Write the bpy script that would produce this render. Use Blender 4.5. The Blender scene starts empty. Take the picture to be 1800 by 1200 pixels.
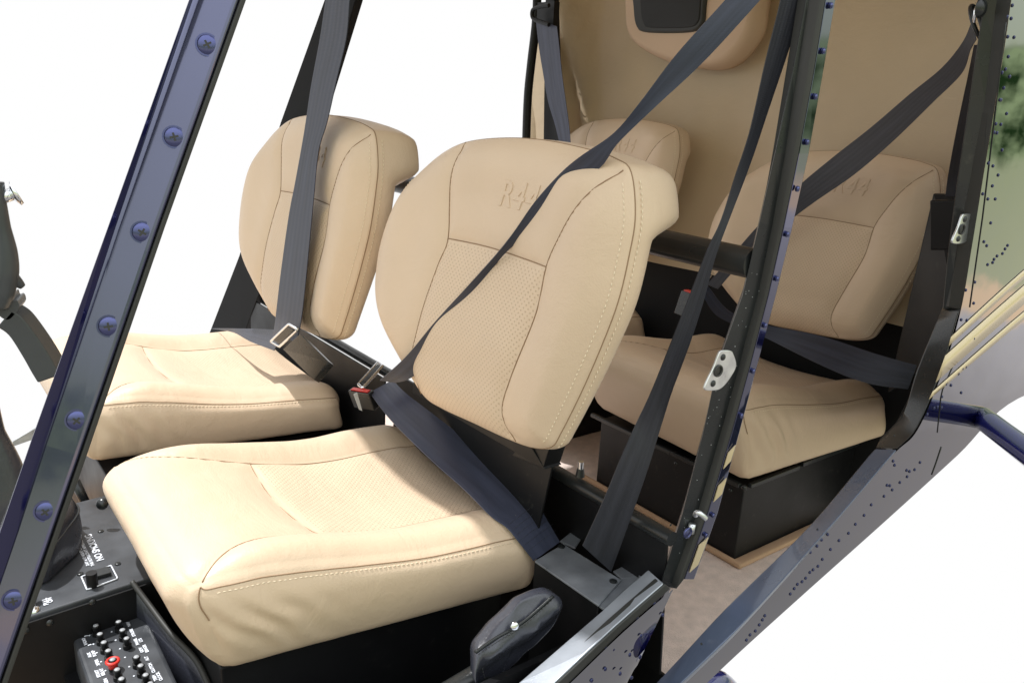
import bpy, math, random
import numpy as np
from mathutils import Vector, Matrix, noise
random.seed(7)
SC = bpy.context.scene
COL = SC.collection
R = math.radians
H = 0.95                       # eye height above the cabin floor; all coordinates below are relative to the eye

# ------------------------------------------------------------------ camera
RW = np.array([[0.79489, -0.13708, 0.59107], [-0.60496, -0.25808, 0.75295], [0.04931, -0.95609, -0.28786]])
U_, S_, V_ = np.linalg.svd(RW); RW = U_ @ V_
FPX, CX, CY = 1450.0, 900.0, 600.0
cam_d = bpy.data.cameras.new('camera'); cam = bpy.data.objects.new('camera', cam_d); COL.objects.link(cam)
cam_d.sensor_width = 36; cam_d.lens = FPX / 1800 * 36; cam_d.clip_start = 0.02; cam_d.clip_end = 300
rx, dn, fw = RW[:, 0], RW[:, 1], RW[:, 2]
cam.matrix_world = Matrix(((rx[0], -dn[0], -fw[0], 0), (rx[1], -dn[1], -fw[1], 0), (rx[2], -dn[2], -fw[2], H), (0, 0, 0, 1)))
SC.camera = cam
# ------------------------------------------------------------------ world: bright white surround, a green airfield behind the camera
SUN = Vector((-0.24, 0.46, 1.0)).normalized()
w = bpy.data.worlds.new('World'); SC.world = w; w.use_nodes = True
nt = w.node_tree; N = nt.nodes; L = nt.links; N.clear()
def nd(t, **k):
    n = N.new(t)
    for a, b in k.items(): setattr(n, a, b)
    return n
tc = nd('ShaderNodeTexCoord'); sep = nd('ShaderNodeSeparateXYZ'); L.new(tc.outputs['Generated'], sep.inputs[0])
nz = nd('ShaderNodeTexNoise'); nz.inputs['Scale'].default_value = 34; nz.inputs['Detail'].default_value = 8; L.new(tc.outputs['Generated'], nz.inputs['Vector'])
gr = nd('ShaderNodeValToRGB'); L.new(nz.outputs['Fac'], gr.inputs[0])
gr.color_ramp.elements[0].position = .4; gr.color_ramp.elements[0].color = (.03, .07, .02, 1)
gr.color_ramp.elements[1].position = .62; gr.color_ramp.elements[1].color = (.55, .70, .34, 1)
zz = nd('ShaderNodeMath', operation='MULTIPLY_ADD'); L.new(nz.outputs['Fac'], zz.inputs[0]); zz.inputs[1].default_value = -.05; L.new(sep.outputs[2], zz.inputs[2])
rm = nd('ShaderNodeValToRGB'); mr = nd('ShaderNodeMapRange'); mr.inputs[1].default_value = -.6; mr.inputs[2].default_value = .6
L.new(zz.outputs[0], mr.inputs[0]); L.new(mr.outputs[0], rm.inputs[0])
cr = rm.color_ramp; cr.elements[0].position = 0; cr.elements[0].color = (.42, .40, .38, 1)
cr.elements[1].position = 1; cr.elements[1].color = (1.7, 1.78, 1.85, 1)
for p, c in ((.2, (.50, .46, .43, 1)), (.31, (.95, .90, .86, 1)), (.318, (1.5, 1.1, .70, 1)), (.335, (1.5, 1.1, .70, 1)), (.345, (.84, .86, .54, 1)), (.46, (.72, .80, .44, 1))):
    e = cr.elements.new(p); e.color = c
isg = nd('ShaderNodeValToRGB'); L.new(mr.outputs[0], isg.inputs[0])
isg.color_ramp.elements[0].position = .435; isg.color_ramp.elements[0].color = (0, 0, 0, 1)
isg.color_ramp.elements[1].position = .45; isg.color_ramp.elements[1].color = (1, 1, 1, 1)
e = isg.color_ramp.elements.new(.53); e.color = (1, 1, 1, 1); e = isg.color_ramp.elements.new(.54); e.color = (0, 0, 0, 1)
mx = nd('ShaderNodeMixRGB'); L.new(isg.outputs[0], mx.inputs[0]); L.new(rm.outputs[0], mx.inputs[1]); L.new(gr.outputs[0], mx.inputs[2])
fr = nd('ShaderNodeMapRange'); fr.inputs[1].default_value = .02; fr.inputs[2].default_value = .12; L.new(sep.outputs[1], fr.inputs[0])
m2 = nd('ShaderNodeMixRGB'); L.new(fr.outputs[0], m2.inputs[0]); L.new(mx.outputs[0], m2.inputs[1]); m2.inputs[2].default_value = (1, 1, 1, 1)
bg = nd('ShaderNodeBackground'); L.new(m2.outputs[0], bg.inputs[0]); bg.inputs[1].default_value = 1.0
wo = nd('ShaderNodeOutputWorld'); L.new(bg.outputs[0], wo.inputs[0])
# ------------------------------------------------------------------ sun
sd = bpy.data.lights.new('sun', 'SUN'); sd.energy = 4.5; sd.angle = R(.8); sd.color = (1, .995, .98)
so = bpy.data.objects.new('sun', sd); COL.objects.link(so); so.location = (0, -3, 6)
so.rotation_euler = SUN.to_track_quat('Z', 'Y').to_euler()
SC.view_settings.view_transform = 'Standard'; SC.view_settings.look = 'None'; SC.view_settings.exposure = 0; SC.view_settings.gamma = 1
SC.view_settings.use_curve_mapping = False

# ------------------------------------------------------------------ geometry helpers
def ray(px, py): return RW @ np.array([(px - CX) / FPX, (py - CY) / FPX, 1.])
def PX(px, py, x): r = ray(px, py); return r * (x / r[0])
def PY(px, py, y): r = ray(px, py); return r * (y / r[1])
def PZ(px, py, z): r = ray(px, py); return r * (z / r[2])
def PP(px, py, p0, n): r = ray(px, py); return r * (np.dot(p0, n) / r.dot(n))
A = lambda *v: np.array(v, float)

def catmull(P, m=8, closed=False):
    P = [np.array(p, float) for p in P]; n = len(P); out = []
    rng = range(n if closed else n - 1)
    for i in rng:
        if closed: a, b, c, d = P[i - 1], P[i], P[(i + 1) % n], P[(i + 2) % n]
        else: a, b, c, d = P[max(i - 1, 0)], P[i], P[i + 1], P[min(i + 2, n - 1)]
        for k in range(m):
            t = k / m
            out.append(.5 * ((2 * b) + (c - a) * t + (2 * a - 5 * b + 4 * c - d) * t * t + (3 * b - 3 * c + d - a) * t ** 3))
    if not closed: out.append(P[-1])
    return np.array(out)
def resample(P, n, closed=False):
    P = np.array(P)
    if closed: P = np.vstack([P, P[:1]])
    d = np.r_[0, np.cumsum(np.linalg.norm(np.diff(P, axis=0), axis=1))]
    t = np.linspace(0, d[-1], n, endpoint=not closed)
    return np.stack([np.interp(t, d, P[:, i]) for i in range(P.shape[1])], 1)
def seglen(P): return np.linalg.norm(np.diff(P, axis=0), axis=1).sum()
def dist_poly(Q, P):
    out = np.full(len(Q), 1e9)
    for a, b in zip(P[:-1], P[1:]):
        ab = b - a; l = ab.dot(ab) + 1e-12
        t = np.clip(((Q - a) @ ab) / l, 0, 1)
        out = np.minimum(out, np.linalg.norm(Q - a - t[:, None] * ab, axis=1))
    return out
def sm(x, a, b):
    t = np.clip((np.asarray(x, float) - a) / (b - a), 0, 1); return t * t * (3 - 2 * t)

class MB:
    def __init__(s): s.v = []; s.f = []; s.m = []; s.uv = {}
    def add(s, V, F, mat=0):
        o = len(s.v); s.v += [tuple(float(c) for c in p) for p in V]; s.f += [tuple(i + o for i in f) for f in F]; s.m += [mat] * len(F); return o
    def hexa(s, c):             # 8 corners: bottom 4 ccw, top 4
        s.add(c, [(0, 3, 2, 1), (4, 5, 6, 7), (0, 1, 5, 4), (1, 2, 6, 5), (2, 3, 7, 6), (3, 0, 4, 7)])
    def box(s, a, b):
        x0, y0, z0 = a; x1, y1, z1 = b
        s.hexa([(x0, y0, z0), (x1, y0, z0), (x1, y1, z0), (x0, y1, z0), (x0, y0, z1), (x1, y0, z1), (x1, y1, z1), (x0, y1, z1)])
    def quadslab(s, q, t):      # quad q (4 pts) extruded by vector t
        q = [np.array(p, float) for p in q]; t = np.array(t, float)
        s.hexa([p + t for p in q] + q)
    def strip(s, Pa, Pb, t):    # band between two polylines, extruded by t
        Pa = np.array(Pa); Pb = np.array(Pb); n = len(Pa); T = np.array(t, float)
        T = np.broadcast_to(T, Pa.shape)
        V = np.vstack([Pa, Pb, Pa + T, Pb + T]); F = []
        for i in range(n - 1):
            F += [(i, i + 1, n + i + 1, n + i), (2 * n + i, 3 * n + i, 3 * n + i + 1, 2 * n + i + 1),
                  (i, 2 * n + i, 2 * n + i + 1, i + 1), (n + i, n + i + 1, 3 * n + i + 1, 3 * n + i)]
        F += [(0, n, 3 * n, 2 * n), (n - 1, 3 * n - 1, 4 * n - 1, 2 * n - 1)]
        s.add(V, F)
    def tube(s, P, r, seg=10, cap=True, flat=None):
        P = np.array(P, float); n = len(P); rr = np.broadcast_to(np.array(r, float), (n,))
        T = np.gradient(P, axis=0); T /= np.linalg.norm(T, axis=1)[:, None] + 1e-12
        up = A(0, 0, 1) if abs(T[0][2]) < .9 else A(1, 0, 0); V = []
        for i in range(n):
            up = up - up.dot(T[i]) * T[i]; up /= np.linalg.norm(up) + 1e-12; b = np.cross(T[i], up)
            for k in range(seg):
                a = 2 * math.pi * k / seg; V.append(P[i] + rr[i] * (math.cos(a) * up + math.sin(a) * b))
        F = [(i * seg + k, i * seg + (k + 1) % seg, (i + 1) * seg + (k + 1) % seg, (i + 1) * seg + k) for i in range(n - 1) for k in range(seg)]
        if cap: F += [tuple(range(seg))[::-1], tuple((n - 1) * seg + k for k in range(seg))]
        s.add(V, F)
    def dome(s, c, nrm, r, h, seg=14, rings=4):
        c = np.array(c, float); n = np.array(nrm, float); n /= np.linalg.norm(n)
        a = np.cross(n, A(0, 0, 1) if abs(n[2]) < .9 else A(1, 0, 0)); a /= np.linalg.norm(a); b = np.cross(n, a)
        V = []
        for j in range(rings):
            q = j / rings * math.pi / 2
            for k in range(seg):
                t = 2 * math.pi * k / seg; V.append(c + n * h * math.sin(q) + r * math.cos(q) * (math.cos(t) * a + math.sin(t) * b))
        V.append(c + n * h)
        F = [(j * seg + k, j * seg + (k + 1) % seg, (j + 1) * seg + (k + 1) % seg, (j + 1) * seg + k) for j in range(rings - 1) for k in range(seg)]
        F += [((rings - 1) * seg + k, (rings - 1) * seg + (k + 1) % seg, rings * seg) for k in range(seg)]
        s.add(V, F)
    def dashes(s, P, sp=.0065, ln=.0042, r=.0007, seg=5):
        d = np.r_[0, np.cumsum(np.linalg.norm(np.diff(P, axis=0), axis=1))]
        t = 0
        while t + ln < d[-1]:
            q = np.array([[np.interp(u, d, P[:, i]) for i in range(3)] for u in (t, t + ln * .5, t + ln)])
            s.tube(q, [r * .6, r, r * .6], seg); t += sp
    def build(s, name, mat, parent=None, smooth=True, bevel=0, auto=None, base=None, extra=None):
        me = bpy.data.meshes.new(name)
        b = Vector((0, 0, 0))
        if parent is not None: b = Vector(parent.get('_b', (0, 0, 0)))
        elif base is not None: b = Vector(base)
        me.from_pydata([tuple(Vector(p) - b) for p in s.v], [], s.f); me.update()
        for m_ in (mat if isinstance(mat, (list, tuple)) else [mat]): me.materials.append(m_)
        if any(s.m):
            me.polygons.foreach_set('material_index', s.m)
        import bmesh
        bm = bmesh.new(); bm.from_mesh(me); bmesh.ops.recalc_face_normals(bm, faces=bm.faces); bm.to_mesh(me); bm.free()
        if smooth:
            me.polygons.foreach_set('use_smooth', [True] * len(me.polygons))
            if auto is not None:
                try: me.set_sharp_from_angle(angle=R(auto))
                except Exception: pass
        o = bpy.data.objects.new(name, me); COL.objects.link(o)
        if parent is not None: o.parent = parent; o['_b'] = tuple(b)
        else: o.location = b + Vector((0, 0, H)); o['_b'] = tuple(b)
        if bevel:
            md = o.modifiers.new('bevel', 'BEVEL'); md.width = bevel; md.segments = 3; md.limit_method = 'ANGLE'; md.angle_limit = R(35)
            md.harden_normals = False
        return o
def thing(name, base, label, cat, group=None):
    o = bpy.data.objects.new(name, None); o.empty_display_size = .05; COL.objects.link(o)
    o.location = Vector(base) + Vector((0, 0, H)); o['_b'] = tuple(base); o['label'] = label; o['category'] = cat
    if group: o['group'] = group
    return o
def tag(o, label=None, cat=None, group=None, kind=None):
    if label: o['label'] = label
    if cat: o['category'] = cat
    if group: o['group'] = group
    if kind: o['kind'] = kind
    return o

# ------------------------------------------------------------------ materials
def mat(name, col, rough=.5, metal=0., spec=.5, coat=0., coat_r=.03, bump=None, var=None, sheen=0.):
    m = bpy.data.materials.new(name); m.use_nodes = True; t = m.node_tree; n = t.nodes; l = t.links
    p = n['Principled BSDF']; p.inputs['Base Color'].default_value = (*col, 1); p.inputs['Roughness'].default_value = rough
    p.inputs['Metallic'].default_value = metal; p.inputs['Specular IOR Level'].default_value = spec
    p.inputs['Coat Weight'].default_value = coat; p.inputs['Coat Roughness'].default_value = coat_r
    if sheen: p.inputs['Sheen Weight'].default_value = sheen; p.inputs['Sheen Roughness'].default_value = .4
    tcn = n.new('ShaderNodeTexCoord')
    if var:                       # (scale, amount): cloudy wear in colour and gloss
        q = n.new('ShaderNodeTexNoise'); q.inputs['Scale'].default_value = var[0]; q.inputs['Detail'].default_value = 6; l.new(tcn.outputs['Object'], q.inputs['Vector'])
        mr_ = n.new('ShaderNodeMapRange'); mr_.inputs[1].default_value = .3; mr_.inputs[2].default_value = .7; mr_.inputs[3].default_value = 1 - var[1]; mr_.inputs[4].default_value = 1 + var[1]
        l.new(q.outputs['Fac'], mr_.inputs[0])
        vm = n.new('ShaderNodeVectorMath'); vm.operation = 'SCALE'; vm.inputs[0].default_value = col; l.new(mr_.outputs[0], vm.inputs['Scale']); l.new(vm.outputs[0], p.inputs['Base Color'])
        rm_ = n.new('ShaderNodeMath'); rm_.operation = 'MULTIPLY'; rm_.inputs[1].default_value = rough; l.new(mr_.outputs[0], rm_.inputs[0]); l.new(rm_.outputs[0], p.inputs['Roughness'])
    if bump:                      # (scale, strength, distance)
        q = n.new('ShaderNodeTexNoise'); q.inputs['Scale'].default_value = bump[0]; q.inputs['Detail'].default_value = 4; l.new(tcn.outputs['Object'], q.inputs['Vector'])
        b = n.new('ShaderNodeBump'); b.inputs['Strength'].default_value = bump[1]; b.inputs['Distance'].default_value = bump[2]
        l.new(q.outputs['Fac'], b.inputs['Height']); l.new(b.outputs[0], p.inputs['Normal'])
    return m

def add_dust(m, col=(.16, .15, .13), amt=.5, scale=55):
    t = m.node_tree; n = t.nodes; l = t.links; p = n['Principled BSDF']; tcn = n['Texture Coordinate']
    q = n.new('ShaderNodeTexNoise'); q.inputs['Scale'].default_value = scale; q.inputs['Detail'].default_value = 9; q.inputs['Roughness'].default_value = .75; l.new(tcn.outputs['Object'], q.inputs['Vector'])
    q2 = n.new('ShaderNodeTexNoise'); q2.inputs['Scale'].default_value = 4; l.new(tcn.outputs['Object'], q2.inputs['Vector'])
    a = n.new('ShaderNodeMapRange'); a.inputs[1].default_value = .58; a.inputs[2].default_value = .74; l.new(q.outputs['Fac'], a.inputs[0])
    b = n.new('ShaderNodeMapRange'); b.inputs[1].default_value = .42; b.inputs[2].default_value = .65; b.inputs[4].default_value = amt; l.new(q2.outputs['Fac'], b.inputs[0])
    c = n.new('ShaderNodeMath'); c.operation = 'MULTIPLY'; l.new(a.outputs[0], c.inputs[0]); l.new(b.outputs[0], c.inputs[1])
    mc = n.new('ShaderNodeMixRGB'); l.new(c.outputs[0], mc.inputs[0]); mc.inputs[2].default_value = (*col, 1)
    src = p.inputs['Base Color'].links[0].from_socket if p.inputs['Base Color'].links else None
    if src: l.new(src, mc.inputs[1])
    else: mc.inputs[1].default_value = p.inputs['Base Color'].default_value
    l.new(mc.outputs[0], p.inputs['Base Color'])

def leather(name, col, perf=False, grain=1.):
    m = mat(name, col, .42, spec=.45, sheen=.08); t = m.node_tree; n = t.nodes; l = t.links; p = n['Principled BSDF']
    tcn = n['Texture Coordinate'] if 'Texture Coordinate' in n else n.new('ShaderNodeTexCoord')
    v = n.new('ShaderNodeTexVoronoi'); v.inputs['Scale'].default_value = 520; l.new(tcn.outputs['Object'], v.inputs['Vector'])
    q = n.new('ShaderNodeTexNoise'); q.inputs['Scale'].default_value = 26; q.inputs['Detail'].default_value = 5; l.new(tcn.outputs['Object'], q.inputs['Vector'])
    cq = n.new('ShaderNodeTexNoise'); cq.inputs['Scale'].default_value = 5; cq.inputs['Detail'].default_value = 3; l.new(tcn.outputs['Object'], cq.inputs['Vector'])
    mr_ = n.new('ShaderNodeMapRange'); mr_.inputs[1].default_value = .3; mr_.inputs[2].default_value = .7; mr_.inputs[3].default_value = .95; mr_.inputs[4].default_value = 1.04
    l.new(cq.outputs['Fac'], mr_.inputs[0])
    vm = n.new('ShaderNodeVectorMath'); vm.operation = 'SCALE'; vm.inputs[0].default_value = col; l.new(mr_.outputs[0], vm.inputs['Scale'])
    b1 = n.new('ShaderNodeBump'); b1.inputs['Strength'].default_value = .28 * grain; b1.inputs['Distance'].default_value = .0006; l.new(v.outputs['Distance'], b1.inputs['Height'])
    b2 = n.new('ShaderNodeBump'); b2.inputs['Strength'].default_value = .25; b2.inputs['Distance'].default_value = .003; l.new(q.outputs['Fac'], b2.inputs['Height']); l.new(b1.outputs[0], b2.inputs['Normal'])
    mpc = n.new('ShaderNodeMapping'); mpc.inputs['Scale'].default_value = (14, 5, 9); mpc.inputs['Rotation'].default_value = (.4, .7, .5); l.new(tcn.outputs['Object'], mpc.inputs[0])
    qc = n.new('ShaderNodeTexNoise'); qc.inputs['Scale'].default_value = 1.6; qc.inputs['Detail'].default_value = 7; qc.inputs['Roughness'].default_value = .62; qc.inputs['Distortion'].default_value = 1.3; l.new(mpc.outputs[0], qc.inputs['Vector'])
    b4 = n.new('ShaderNodeBump'); b4.inputs['Strength'].default_value = .30; b4.inputs['Distance'].default_value = .006; l.new(qc.outputs['Fac'], b4.inputs['Height']); l.new(b2.outputs[0], b4.inputs['Normal'])
    rr = n.new('ShaderNodeMapRange'); rr.inputs[3].default_value = .34; rr.inputs[4].default_value = .56; l.new(qc.outputs['Fac'], rr.inputs[0]); l.new(rr.outputs[0], p.inputs['Roughness'])
    last = b4; colout = vm.outputs[0]
    if perf:
        at = n.new('ShaderNodeAttribute'); at.attribute_name = 'perf'
        uv = n.new('ShaderNodeUVMap'); uv.uv_map = 'st'
        mp = n.new('ShaderNodeMapping'); mp.inputs['Rotation'].default_value = (0, 0, R(45)); mp.inputs['Scale'].default_value = (175, 175, 1)
        l.new(uv.outputs[0], mp.inputs[0])
        vo = n.new('ShaderNodeTexVoronoi'); vo.voronoi_dimensions = '2D'; vo.inputs['Scale'].default_value = 1; vo.inputs['Randomness'].default_value = 0
        l.new(mp.outputs[0], vo.inputs['Vector'])
        mr2 = n.new('ShaderNodeMapRange'); mr2.inputs[1].default_value = .14; mr2.inputs[2].default_value = .26; mr2.inputs[3].default_value = 1; mr2.inputs[4].default_value = 0
        l.new(vo.outputs['Distance'], mr2.inputs[0])
        gt = n.new('ShaderNodeMath'); gt.operation = 'GREATER_THAN'; gt.inputs[1].default_value = .5; l.new(at.outputs['Fac'], gt.inputs[0])
        mm = n.new('ShaderNodeMath'); mm.operation = 'MULTIPLY'; l.new(mr2.outputs[0], mm.inputs[0]); l.new(gt.outputs[0], mm.inputs[1])
        mc = n.new('ShaderNodeMixRGB'); l.new(mm.outputs[0], mc.inputs[0]); l.new(colout, mc.inputs[1]); mc.inputs[2].default_value = (col[0] * .80, col[1] * .76, col[2] * .70, 1)
        colout = mc.outputs[0]
        b3 = n.new('ShaderNodeBump'); b3.invert = True; b3.inputs['Strength'].default_value = .6; b3.inputs['Distance'].default_value = .0008
        l.new(mm.outputs[0], b3.inputs['Height']); l.new(last.outputs[0], b3.inputs['Normal']); last = b3
    l.new(colout, p.inputs['Base Color']); l.new(last.outputs[0], p.inputs['Normal'])
    return m
BEIGE = (.68, .52, .37)
M = {}
M['leather'] = leather('beige_leather', BEIGE, True)
M['seam'] = mat('leather_seam', (.30, .19, .11), .7)
M['thread'] = mat('beige_thread', (.82, .70, .52), .7)
M['bulk'] = leather('bulkhead_leather', (.58, .455, .31), False, .6)
M['pod'] = mat('padded_vinyl', (.60, .43, .30), .6, bump=(60, .1, .001))
M['black'] = mat('black_painted_metal', (.007, .007, .008), .45, spec=.3, var=(7, .25), bump=(500, .08, .0004))
M['blackg'] = mat('black_satin_metal', (.016, .018, .019), .28, var=(9, .3), bump=(900, .12, .0003))
M['grey'] = mat('worn_dark_grey_metal', (.24, .255, .28), .38, metal=.35, var=(22, .3), bump=(700, .3, .0006))
M['sillf'] = mat('worn_silver_grey_sill', (.42, .45, .50), .42, metal=.5, var=(14, .15), bump=(400, .1, .0005))
M['sillm'] = mat('grey_blue_painted_sill', (.085, .11, .17), .3, metal=.25, coat=.3, var=(10, .12), bump=(300, .05, .0004))
M['blue'] = mat('deep_blue_gloss_paint', (.10, .105, .20), .16, metal=.8, spec=.8, coat=1., coat_r=.02, var=(5, .12))
M['navy'] = mat('navy_reflection_tone', (.006, .006, .05), .25, spec=.5, coat=.5, coat_r=.02)  # flat dark blue standing in for the post bevel's dark reflection
M['navy2'] = mat('blue_gear_paint', (.02, .022, .16), .2, coat=1., coat_r=.03)
M['farblack'] = mat('matt_black_paint', (.008, .008, .009), .7, spec=.2)
M['panel'] = mat('mirror_blue_paint', (.25, .26, .31), .02, metal=1., spec=1., coat=.5, coat_r=.012, bump=(4, .03, .01))
M['flange'] = mat('dark_flange_paint', (.13, .14, .22), .05, metal=1., coat=.3)
M['grey2'] = mat('dark_grey_panel_paint', (.05, .054, .062), .42, metal=.1, var=(22, .25), bump=(700, .2, .0005))
M['rivn'] = mat('navy_rivet_paint', (.03, .035, .10), .3, metal=.5)
M['cap'] = mat('grey_button_cap', (.35, .36, .38), .4)
M['rubber'] = mat('black_rubber', (.03, .03, .028), .55)
M['carpet'] = mat('grey_beige_carpet', (.70, .58, .52), .95, bump=(350, .8, .003), var=(40, .12))
M['carpetb'] = mat('beige_carpet_binding', (.45, .29, .18), .9, bump=(400, .5, .002))
M['silver'] = mat('bare_aluminium', (.72, .74, .76), .3, metal=.9, var=(60, .15))
M['chrome'] = mat('bright_steel', (.8, .82, .85), .14, metal=1.)
M['red'] = mat('red_plastic', (.65, .03, .02), .35)
M['white'] = mat('white_marking_paint', (.75, .78, .85), .6)
M['bleather'] = mat('black_glossy_leather', (.03, .032, .043), .26, spec=.7, bump=(220, .3, .0012), var=(14, .2))
M['stripe'] = mat('beige_decal', (.62, .50, .30), .3, coat=.6, coat_r=.02)
M['screwm'] = mat('blue_anodised_screw', (.10, .11, .24), .25, metal=.9)
M['mesh'] = mat('black_speaker_mesh', (.008, .008, .008), .6, bump=(900, .8, .001))
for k_, a_ in (('black', .25), ('blackg', .45), ('grey', .6), ('grey2', .5), ('sillm', .35), ('sillf', .5)): add_dust(M[k_], amt=a_)
M['smoke'] = mat('smoky_plastic', (.05, .055, .06), .3, var=(12, .2))
M['labelm'] = mat('grey_buckle_label', (.45, .46, .47), .5)

def webbing(name, col, rough=.45, sheen=.25):
    m = mat(name, col, rough, spec=.4, sheen=sheen * .5); t = m.node_tree; n = t.nodes; l = t.links; p = n['Principled BSDF']
    uv = n.new('ShaderNodeUVMap'); uv.uv_map = 'st'
    s_ = n.new('ShaderNodeSeparateXYZ'); l.new(uv.outputs[0], s_.inputs[0])
    def sinw(inp, k):
        a = n.new('ShaderNodeMath'); a.operation = 'MULTIPLY'; a.inputs[1].default_value = k; l.new(inp, a.inputs[0])
        b = n.new('ShaderNodeMath'); b.operation = 'SINE'; l.new(a.outputs[0], b.inputs[0]); return b.outputs[0]
    w1 = sinw(s_.outputs[0], 2 * math.pi / .0075); w2 = sinw(s_.outputs[1], 2 * math.pi / .0022)
    ad = n.new('ShaderNodeMath'); ad.operation = 'ADD'; l.new(w1, ad.inputs[0]); l.new(w2, ad.inputs[1])
    b = n.new('ShaderNodeBump'); b.inputs['Strength'].default_value = .16; b.inputs['Distance'].default_value = .0004; l.new(ad.outputs[0], b.inputs['Height'])
    l.new(b.outputs[0], p.inputs['Normal'])
    # long worn streaks along the strap
    mp = n.new('ShaderNodeMapping'); mp.inputs['Scale'].default_value = (90, 5, 1); l.new(uv.outputs[0], mp.inputs[0])
    q = n.new('ShaderNodeTexNoise'); q.inputs['Scale'].default_value = 1; q.inputs['Detail'].default_value = 4; l.new(mp.outputs[0], q.inputs['Vector'])
    mr_ = n.new('ShaderNodeMapRange'); mr_.inputs[1].default_value = .3; mr_.inputs[2].default_value = .7; mr_.inputs[3].default_value = .75; mr_.inputs[4].default_value = 1.35
    l.new(q.outputs['Fac'], mr_.inputs[0]); vm = n.new('ShaderNodeVectorMath'); vm.operation = 'SCALE'; vm.inputs[0].default_value = col
    l.new(mr_.outputs[0], vm.inputs['Scale']); l.new(vm.outputs[0], p.inputs['Base Color'])
    return m
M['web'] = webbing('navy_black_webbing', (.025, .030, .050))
M['webd'] = webbing('black_webbing', (.026, .027, .036), .5, .15)
M['webs'] = webbing('sunlit_worn_webbing', (.055, .062, .10), .3)  # same streaked webbing made paler, sunlight put into the colour

def set_uv(me, uv, name='st'):
    lay = me.uv_layers.new(name=name); idx = np.zeros(len(me.loops), dtype=np.int32); me.loops.foreach_get('vertex_index', idx)
    lay.data.foreach_set('uv', np.asarray(uv, float)[idx].astype(np.float32).ravel())

def ribbon(name, Lp, Rp, m, parent, th=.0014, across=6, sag=0.0):
    Lc = resample(catmull(Lp, 10), 90); Rc = resample(catmull(Rp, 10), 90); n = len(Lc)
    mid = (Lc + Rc) / 2; T = np.gradient(mid, axis=0); W = Rc - Lc
    Nn = np.cross(T, W); Nn /= np.linalg.norm(Nn, axis=1)[:, None] + 1e-9
    d = np.r_[0, np.cumsum(np.linalg.norm(np.diff(mid, axis=0), axis=1))]
    V = []; UV = []
    for side in (1, -1):
        for j in range(across + 1):
            u = j / across
            for i in range(n):
                V.append(Lc[i] + W[i] * u + Nn[i] * (side * th / 2 + sag * math.sin(math.pi * u))); UV.append((u * .048, d[i]))
    A1 = across + 1; g = lambda s_, j, i: s_ * A1 * n + j * n + i; F = []
    for j in range(across):
        for i in range(n - 1):
            F.append((g(0, j, i), g(0, j + 1, i), g(0, j + 1, i + 1), g(0, j, i + 1))); F.append((g(1, j, i), g(1, j, i + 1), g(1, j + 1, i + 1), g(1, j + 1, i)))
    for i in range(n - 1):
        F.append((g(0, 0, i), g(0, 0, i + 1), g(1, 0, i + 1), g(1, 0, i))); F.append((g(0, across, i), g(1, across, i), g(1, across, i + 1), g(0, across, i + 1)))
    for i in (0, n - 1):
        for j in range(across): F.append((g(0, j, i), g(1, j, i), g(1, j + 1, i), g(0, j + 1, i)))
    mb = MB(); mb.add(V, F); o = mb.build(name, m, parent, auto=60); set_uv(o.data, UV); return o

# text laid on a plane: origin o, x axis ux, y axis uy
def text_mesh(txt, size, shear=0., extrude=0., bevel=0., align='CENTER', bold=0., space=1.):
    c = bpy.data.curves.new('t', 'FONT'); c.body = txt; c.size = size; c.shear = shear; c.extrude = extrude; c.bevel_depth = bevel; c.bevel_resolution = 2
    c.offset = bold; c.align_x = align; c.align_y = 'CENTER'; c.space_character = space; c.resolution_u = 6
    o = bpy.data.objects.new('t', c); COL.objects.link(o); bpy.context.view_layer.update()
    me = bpy.data.meshes.new_from_object(o); V = np.array([v.co[:] for v in me.vertices]); F = [tuple(p.vertices) for p in me.polygons]
    bpy.data.objects.remove(o); bpy.data.curves.remove(c); bpy.data.meshes.remove(me); return V, F
def put_text(mb, txt, size, o, ux, uy, lift=.0004, **k):
    V, F = text_mesh(txt, size, **k); ux = np.array(ux, float); uy = np.array(uy, float); n = np.cross(ux, uy)
    mb.add([np.array(o) + v[0] * ux + v[1] * uy + (v[2] + lift) * n for v in V], F)

def rivets(name, items, m, parent, seg=10, rings=3):
    for c, n_, r, h in items:
        q = MB(); q.dome(c, n_, r, h, seg, rings); q.build(name, m, parent)

# ================================================================== AIRFRAME
air = thing('helicopter_airframe', (1.0, 1.28, -.95), 'deep blue helicopter cabin frame with black door posts around the four beige seats', 'helicopter')

# carpeted cabin floor
fl = MB()
edge = [PZ(*p, -.95) for p in ((1640, 775), (1570, 840), (1500, 905), (1400, 1005), (1300, 1108), (1200, 1210), (1120, 1290))]
edge = [e for e in edge]
poly = [A(e[0], e[1], -.95) for e in edge]
back = [A(max(p[0], .3), 2.0, -.95) for p in poly]
fl.strip(poly, [A(p[0], 2.05, -.95) for p in poly], (0, 0, -.02))
fl.build('cabin_carpet', M['carpet'], air, smooth=False)
fb = MB(); fb.strip([A(-.35, .8, -.955), A(.3, .74, -.955), A(poly[-1][0] - .002, .72, -.955)], [A(-.35, 1.9, -.955), A(.3, 2.05, -.955), A(poly[-1][0] - .002, 2.05, -.955)], (0, 0, -.02))
fb.build('front_carpet', M['carpetb'], air, smooth=False)

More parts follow.
